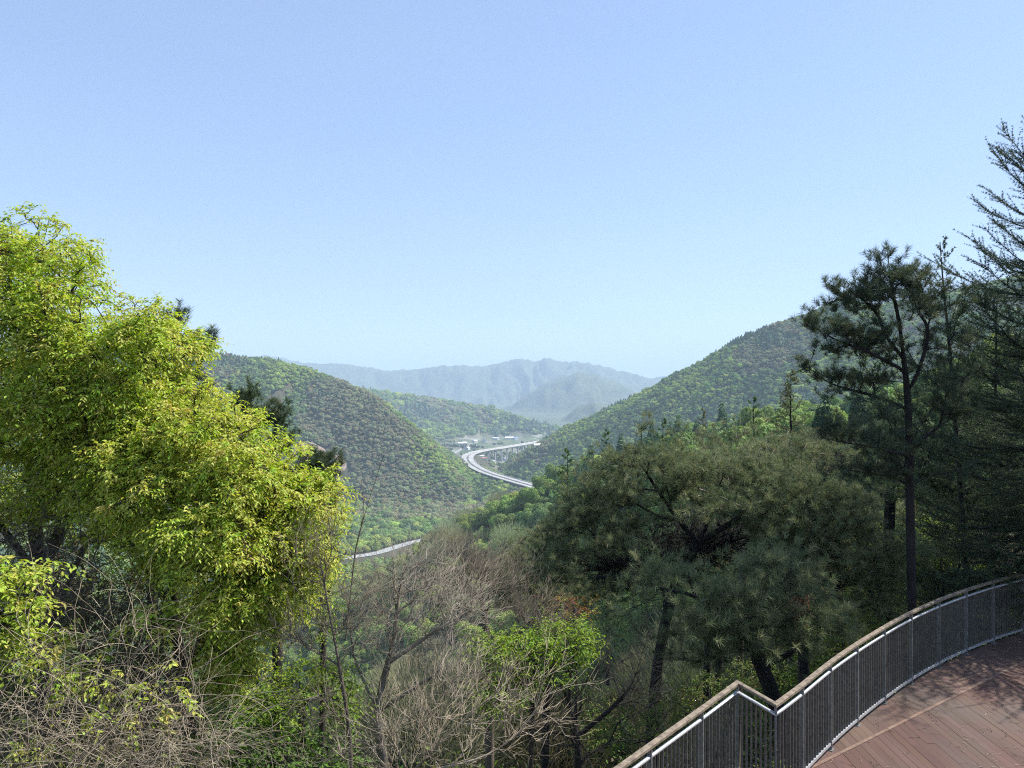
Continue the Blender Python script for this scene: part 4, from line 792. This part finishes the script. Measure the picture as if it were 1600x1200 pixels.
conifer('larch_tree', (1810, 1150, 18.0), (1815, -250, 18.0), .12, 'larch standing just outside the right edge of the view, its limbs reaching in', blen=2.7, n=150, el0=-.1, el1=.8, cols=((.05, .08, .04), (.07, .10, .045)), per=18, L=.06, w=.012, rb=.17, seed=8, sub=.2, spur=.06)
conifer('larch_tree', (1548, 1150, 22), (1556, 455, 22), .22, 'dense dark green conifer filling the space between the two black trunks', blen=3.6, n=150, el0=-.12, el1=.5, cols=((.07, .11, .05), (.09, .13, .055), (.06, .09, .05)), per=10, L=.07, w=.012, rb=.10, seed=15, sub=.2, spur=.08, prof=lambda u: (1 - u) ** .6)
# --- pines of the middle distance
PO = ((.20, .225, .105), (.165, .20, .095), (.225, .24, .12), (.13, .165, .08)); PB = ((.20, .22, .11), (.17, .205, .10), (.225, .235, .125)); PD = ((.11, .15, .08), (.13, .17, .09))
mg = 'pines on the slope below the deck'
pine('pine_tree', [[(1232, 1180, 14.6), (1215, 1110, 14.6), (1185, 1030, 14.5), (1150, 960, 14.3), (1130, 920, 14.2)], [(1185, 1030, 14.5), (1200, 940, 14.2), (1230, 900, 14)], [(1160, 970, 14.3), (1080, 930, 13.8), (1020, 920, 13.6)]],
  [(1100, 920, 60, 28, 13.9, .8, 60), (1080, 960, 60, 26, 13.8, .8, 50), (1160, 920, 60, 34, 14, .8, 60), (1150, 970, 60, 34, 14, .8, 60), (1225, 900, 50, 36, 14.1, .8, 55), (1220, 960, 40, 30, 14.1, .7, 40), (1040, 900, 40, 20, 13.8, .5, 24), (1270, 960, 30, 40, 14.2, .6, 30)] + clumps([(960, 930), (1060, 890), (1180, 880), (1290, 900), (1310, 1000), (1240, 1050), (1120, 1050), (1000, 1000)], 46, 14.2, 36, 16, .35, 8, bulge=.5, seed=31), 'pine with a thick leaning trunk behind the corner of the railing', mg, cols=PO, void=((1085, 862, 110, 32), (1200, 1065, 60, 40)), rmax=.15, hole=.43, sl=1.5, side=3, per=46, L=.14, shoot=.14, w=.0065)
pine('pine_tree', [[(1258, 1190, 17.2), (1256, 1060, 17.2), (1254, 960, 17.2), (1256, 860, 17.2), (1262, 780, 17.2)], [(1256, 880, 17.2), (1330, 830, 17), (1370, 800, 17)]],
  [(1260, 800, 70, 34, 17.2, 1.0, 80), (1330, 800, 60, 36, 17, 1, 70), (1300, 850, 80, 34, 16.8, 1, 80), (1370, 850, 45, 38, 17, .9, 50), (1230, 860, 50, 26, 16.8, .8, 40), (1340, 900, 60, 30, 16.8, .8, 50)] + clumps([(1190, 760), (1300, 730), (1400, 760), (1430, 860), (1400, 950), (1300, 960), (1200, 900)], 44, 17.2, 36, 15, .4, 8, bulge=.6, seed=32), 'olive green pine with a thin upright trunk between the leaning trunk and tall black one', mg, cols=PO, rmax=.12, hole=.43, sl=1.5, side=3, per=50, L=.13, shoot=.14, w=.0075)
pine('pine_tree', [[(1010, 1350, 19), (1020, 1100, 19), (1050, 930, 19), (1090, 850, 19), (1120, 790, 19)], [(1060, 900, 19), (980, 900, 18.6), (900, 905, 18.2)], [(1090, 850, 19), (1030, 770, 19.3), (1000, 720, 19.5)], [(1090, 850, 19), (1180, 790, 18.8), (1220, 740, 18.8)]],
  [(1010, 720, 50, 34, 19.5, 1, 70), (1080, 740, 60, 34, 19.4, 1.2, 90), (960, 770, 50, 34, 19.3, 1, 80), (1030, 790, 60, 26, 19, 1, 60), (1150, 760, 60, 32, 19, 1.2, 90), (920, 830, 60, 32, 18.8, 1, 80), (890, 890, 55, 28, 18.3, .9, 60), (980, 850, 50, 24, 18.8, .9, 50), (1190, 820, 50, 26, 18.7, 1, 40), (1220, 740, 40, 34, 19, .9, 50)] + [(x, y, 10, 14, 19.3, .3, 4) for x, y in ((905, 760), (930, 738), (960, 715), (985, 688), (1008, 676), (1030, 690), (1060, 688), (1090, 698), (1130, 706), (1165, 716))] + clumps([(850, 830), (930, 750), (990, 690), (1080, 700), (1180, 730), (1250, 760), (1230, 860), (1140, 900), (1000, 930), (860, 930)], 85, 19.2, 40, 15, .45, 9, bulge=.8, layers=1.4, seed=33), 'large dark hearted pine with a wide ragged crown, left of the thin trunk', mg, cols=PO, void=((1090, 850, 110, 40), (955, 890, 80, 22)), rmax=.13, hole=.46, sl=1.5, side=3, per=50, L=.15, shoot=.15, w=.008)
pine('pine_tree', [[(850, 1300, 24), (855, 1050, 24), (870, 930, 24), (860, 860, 24)]], [(850, 860, 60, 32, 24, 1.4, 90), (810, 900, 50, 26, 24, 1.2, 60), (900, 920, 60, 26, 23.5, 1.2, 60), (830, 940, 50, 22, 23, 1, 40)], 'brownish pine at the left end of the pine group above the green sapling', mg, cols=PB, rmax=.13, per=60, L=.16, shoot=.2, w=.010)
pine('pine_tree', [[(1150, 1200, 27), (1160, 900, 27), (1180, 760, 27), (1190, 715, 27)]], [(1180, 725, 60, 26, 27, 1.5, 80), (1120, 730, 50, 30, 27, 1.5, 80), (1240, 720, 50, 34, 27, 1.5, 90), (1280, 780, 50, 34, 26, 1.5, 70)] + [(x, y, 9, 15, 27, .4, 4) for x, y in ((1120, 682), (1150, 676), (1188, 668), (1215, 650), (1250, 664), (1285, 676), (1320, 690))] + clumps([(1000, 715), (1060, 700), (1130, 716), (1220, 695), (1300, 715), (1400, 730), (1400, 800), (1200, 800), (1050, 780)], 50, 27, 38, 15, .6, 8, bulge=1, layers=2, seed=34), 'pine with pale branches rising behind the large dark hearted one', mg, cols=PB, void=((1090, 850, 120, 45),), rmax=.15, hole=.46, sl=1.5, side=3, per=60, L=.17, shoot=.2, w=.011, bark=M_btwig)
pine('pine_tree', [[(1380, 1150, 22), (1385, 950, 22), (1390, 800, 22), (1395, 700, 22)]], [(1390, 690, 60, 28, 22, 1.2, 60), (1350, 760, 60, 26, 22, 1.2, 60), (1440, 740, 60, 24, 22, 1.2, 50), (1500, 700, 50, 20, 22, 1.2, 40), (1480, 770, 60, 20, 22, 1, 40)], 'very dark pine standing behind the tall black trunk', mg, cols=PD, rmax=.15, per=60, L=.16, shoot=.2, w=.010)
lg = 'larches down the slope'
LC = ((.09, .16, .05), (.075, .14, .05), (.12, .17, .055)); LB = ((.16, .17, .07), (.12, .15, .06), (.19, .165, .09))
for k, (bx, by, tx, ty, D, bl, cc, lb) in enumerate([(1238, 900, 1236, 582, 34, 2.6, LB, 'brown green larch with the sharpest top, standing over the pines'), (885, 960, 886, 702, 44, 2.5, LC, 'fresh green larch standing alone left of the pine group'), (950, 920, 948, 672, 52, 2.6, LC, 'green larch right of the lone one, lower and duller'), (1310, 900, 1308, 640, 40, 2.4, LB, 'brown green larch behind the left limbs of the tall pine'), (1180, 900, 1176, 622, 46, 2.6, LC, 'green larch between the sharp topped one and the pine crowns'), (1100, 900, 1098, 640, 56, 2.6, LB, 'far brownish larch peeping over the large pine'), (1370, 860, 1372, 610, 50, 3, LC, 'green larch seen through the lower limbs of the tall pine'), (1040, 880, 1036, 655, 50, 2.6, LC, 'green larch behind the left shoulder of the large pine'), (1500, 860, 1500, 590, 36, 3, LC, 'green larch seen between the two black trunks')]):
    conifer('larch_tree', (bx, by + 150, D), (tx, ty, D), .2, lb, lg, blen=bl * 1.25, n=110, el0=-.05, el1=.5, cols=cc, per=6, L=.13, w=.022, rb=.14, seed=20 + k, sub=.3, spur=.16, prof=lambda u: (1 - u) ** .8)
for k, (px, D, y1, lb) in enumerate([(1103, 22, 950, 'left one of two thin dark pole trunks left of the leaning trunk'), (1121, 22.5, 960, 'right one of two thin dark pole trunks left of the leaning trunk'), (1310, 24, 960, 'thin dark trunk close behind the railing right of the thin upright one')]):
    bare_tree('bare_tree', [[(px - 3, 1300, D), (px, 1100, D), (px + 4, y1 + 40, D), (px + 2, y1 - 40, D)]], [(px, y1, 30, 60, D, .8, 18)], lb, 'thin dark trunks', mat=M_darkbark, rmax=.11, per=2, tl=.5)

bare_tree('bare_tree', [[(1215, 1050, 23.5), (1190, 900, 23.5), (1175, 800, 23.5), (1195, 745, 23.4), (1235, 700, 23.2)], [(1175, 800, 23.5), (1110, 770, 23.3), (1050, 755, 23.2)]], [(1180, 730, 70, 50, 23.4, .8, 40), (1060, 745, 50, 25, 23.2, .6, 20)], 'dead tree with pale grey branches poking out of the pine crowns', mat=M_twig, rmax=.05, per=3, tl=.5, twr=.006)
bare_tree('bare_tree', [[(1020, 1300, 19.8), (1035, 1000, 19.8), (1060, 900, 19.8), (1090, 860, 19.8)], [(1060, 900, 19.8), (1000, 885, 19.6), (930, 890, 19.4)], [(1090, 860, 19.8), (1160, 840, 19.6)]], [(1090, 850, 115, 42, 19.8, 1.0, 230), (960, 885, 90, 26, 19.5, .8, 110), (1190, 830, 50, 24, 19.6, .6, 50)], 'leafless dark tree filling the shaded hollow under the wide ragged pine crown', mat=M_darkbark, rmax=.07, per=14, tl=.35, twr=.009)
# --- tangle of dry vines, lower left
def vines(n, ls, root_y, mat, r, seed, L0=1.0):
    rg = np.random.default_rng(seed); starts = lobes(ls, rg, .0); idx = rg.permutation(len(starts))[:n]; p = starts[idx]; m = 13
    d = nrm(rg.normal(size=(len(p), 3)) * [1, .6, .8] + [0, 0, .5]); turn = rg.normal(0, .16, (len(p), 3)); pts = [p]
    for k in range(m):
        d = nrm(d + turn * .9 + rg.normal(0, .10, d.shape) + [0, 0, -.14]); pts.append(pts[-1] + d * .085 * L0 * rg.uniform(.8, 1.2, (len(p), 1)))
    pos = np.stack(pts, 1).reshape(-1, 3); nn = m + 1; par = np.arange(len(pos)) - 1; par[::nn] = -1
    td = np.zeros_like(pos).reshape(-1, nn, 3); q = pos.reshape(-1, nn, 3); td[:, 1:] = nrm(q[:, 1:] - q[:, :-1]); td[:, 0] = td[:, 1]; td = td.reshape(-1, 3)
    R = (np.repeat(rg.uniform(.5, 1.5, len(p)), nn) * r).reshape(-1, nn) * np.linspace(1.1, .5, nn); R = R.ravel()
    n_ = len(pos); I = np.where(par >= 0)[0]; a = np.arange(3) / 3 * 2 * pi; ref = np.array([.3, .9, .2]); rings = []
    for c in (par[I], I):
        s = nrm(np.cross(td[c], ref)); u = np.cross(s, td[c]); rings.append(pos[c][:, None] + R[c][:, None, None] * (s[:, None] * np.cos(a)[None, :, None] + u[:, None] * np.sin(a)[None, :, None]))
    V = np.stack(rings, 1).reshape(-1, 3); k = np.arange(len(I))[:, None, None] * 6; j = np.arange(3)[None, :, None]
    return V, np.concatenate([k + j, k + (j + 1) % 3, k + 3 + (j + 1) % 3, k + 3 + j], 2).reshape(-1, 4)
V, Q = vines(620, [(150, 1170, 220, 60, 6.9, .6, 420), (60, 1120, 110, 90, 6.9, .5, 180), (250, 1190, 110, 60, 6.8, .5, 220), (120, 1000, 120, 50, 7.4, .4, 90), (230, 1020, 90, 60, 7.4, .4, 90), (330, 1180, 60, 40, 6.8, .4, 120)], 0, M_vine, .0029, 4)
tag(mesh_np('dry_vines', V, [Q], M_vine, smooth=True), 'tangle of pale dry leafless vines filling the lower left corner', 'vines', kind='stuff')
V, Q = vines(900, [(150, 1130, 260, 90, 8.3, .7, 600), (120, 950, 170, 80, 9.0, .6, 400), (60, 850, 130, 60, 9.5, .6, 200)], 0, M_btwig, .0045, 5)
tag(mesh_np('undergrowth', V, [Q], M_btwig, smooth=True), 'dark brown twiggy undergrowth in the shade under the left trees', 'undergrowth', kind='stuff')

# --- undergrowth on the slopes (one mass)
def undergrowth():
    n = 900; D = RNG.uniform(9, 62, n) ** 1.0; px = RNG.uniform(-80, 1680, n); X = (px - 800) / F * D; Z = H(X, D)
    keep = ~((D < 17.8) & (X > -.5) & (X < 15)); X, D, Z = X[keep], D[keep], Z[keep]; n = len(X)
    V, T, C = [], [], []; off = 0; cols = np.array([(.10, .16, .035), (.15, .22, .04), (.13, .11, .07), (.17, .14, .10), (.07, .11, .035), (.20, .26, .05)])
    for x, y, z in zip(X, D, Z):
        r = random.uniform(.7, 1.7) * (1 + y / 60); m = 190; d = rv(m) * (.3 + .7 * RNG.random((m, 1))) * [r, r, r * .9]; p = np.array([x, y, z + r * .6]) + d
        s = .10 + .0035 * y; v, t = leaf_cards(p, rv(m), rv(m) + [0, 0, .8], RNG.uniform(.7, 1.3, m) * s, RNG.uniform(.35, .6, m) * s)
        c = np.repeat(shade(cols[RNG.integers(0, 6)], m, .3), 4, 0); V.append(v); T.append(t + off); C.append(c); off += len(v)
    tag(mesh_np('undergrowth', np.vstack(V), [np.vstack(T)], M_leaf, col=np.vstack(C)), 'mixed green and brown undergrowth covering the slope below the trees', 'undergrowth', kind='stuff')
undergrowth()
X, Y, Z = scatter(-90, 120, 36, 104, 5.5, lambda x, y: np.hypot(x, y) > 38)
n = len(X); c, dk, br = wood_colours(X, Y, .45, .3, 30.); s = RNG.uniform(2.6, 4.6, n); var = RNG.integers(6, 9, n); var[dk] = 9; var[br] = RNG.integers(10, 12, br.sum())
wood('forest', np.stack([X, Y, Z + s * .9], 1), np.stack([s, s, s * 1.15], 1), var, c, 'mixed trees filling the hollow below the viewpoint')

# ------------------------------------------------------------------ haze
hz = MB(); hz.box((0, 5600, 210), (12500, 0, 0), (0, 18000, 0), (0, 0, 470))
hzo = hz.build('haze', None); hm, ht, hb = newmat('air_haze'); ht.nodes.remove(hb)
pv = ht.nodes.new('ShaderNodeVolumePrincipled'); pv.inputs['Color'].default_value = (.63, .79, 1.0, 1); pv.inputs['Density'].default_value = 1.25e-4; pv.inputs['Anisotropy'].default_value = .0
ht.links.new(pv.outputs[0], ht.nodes['Material Output'].inputs['Volume']); hzo.data.materials.append(hm); tag(hzo, kind='stuff', label='thin blue haze filling the valley air', cat='haze')
hzo.visible_shadow = True
print('verts', sum(len(o.data.vertices) for o in bpy.data.objects if o.type == 'MESH'))
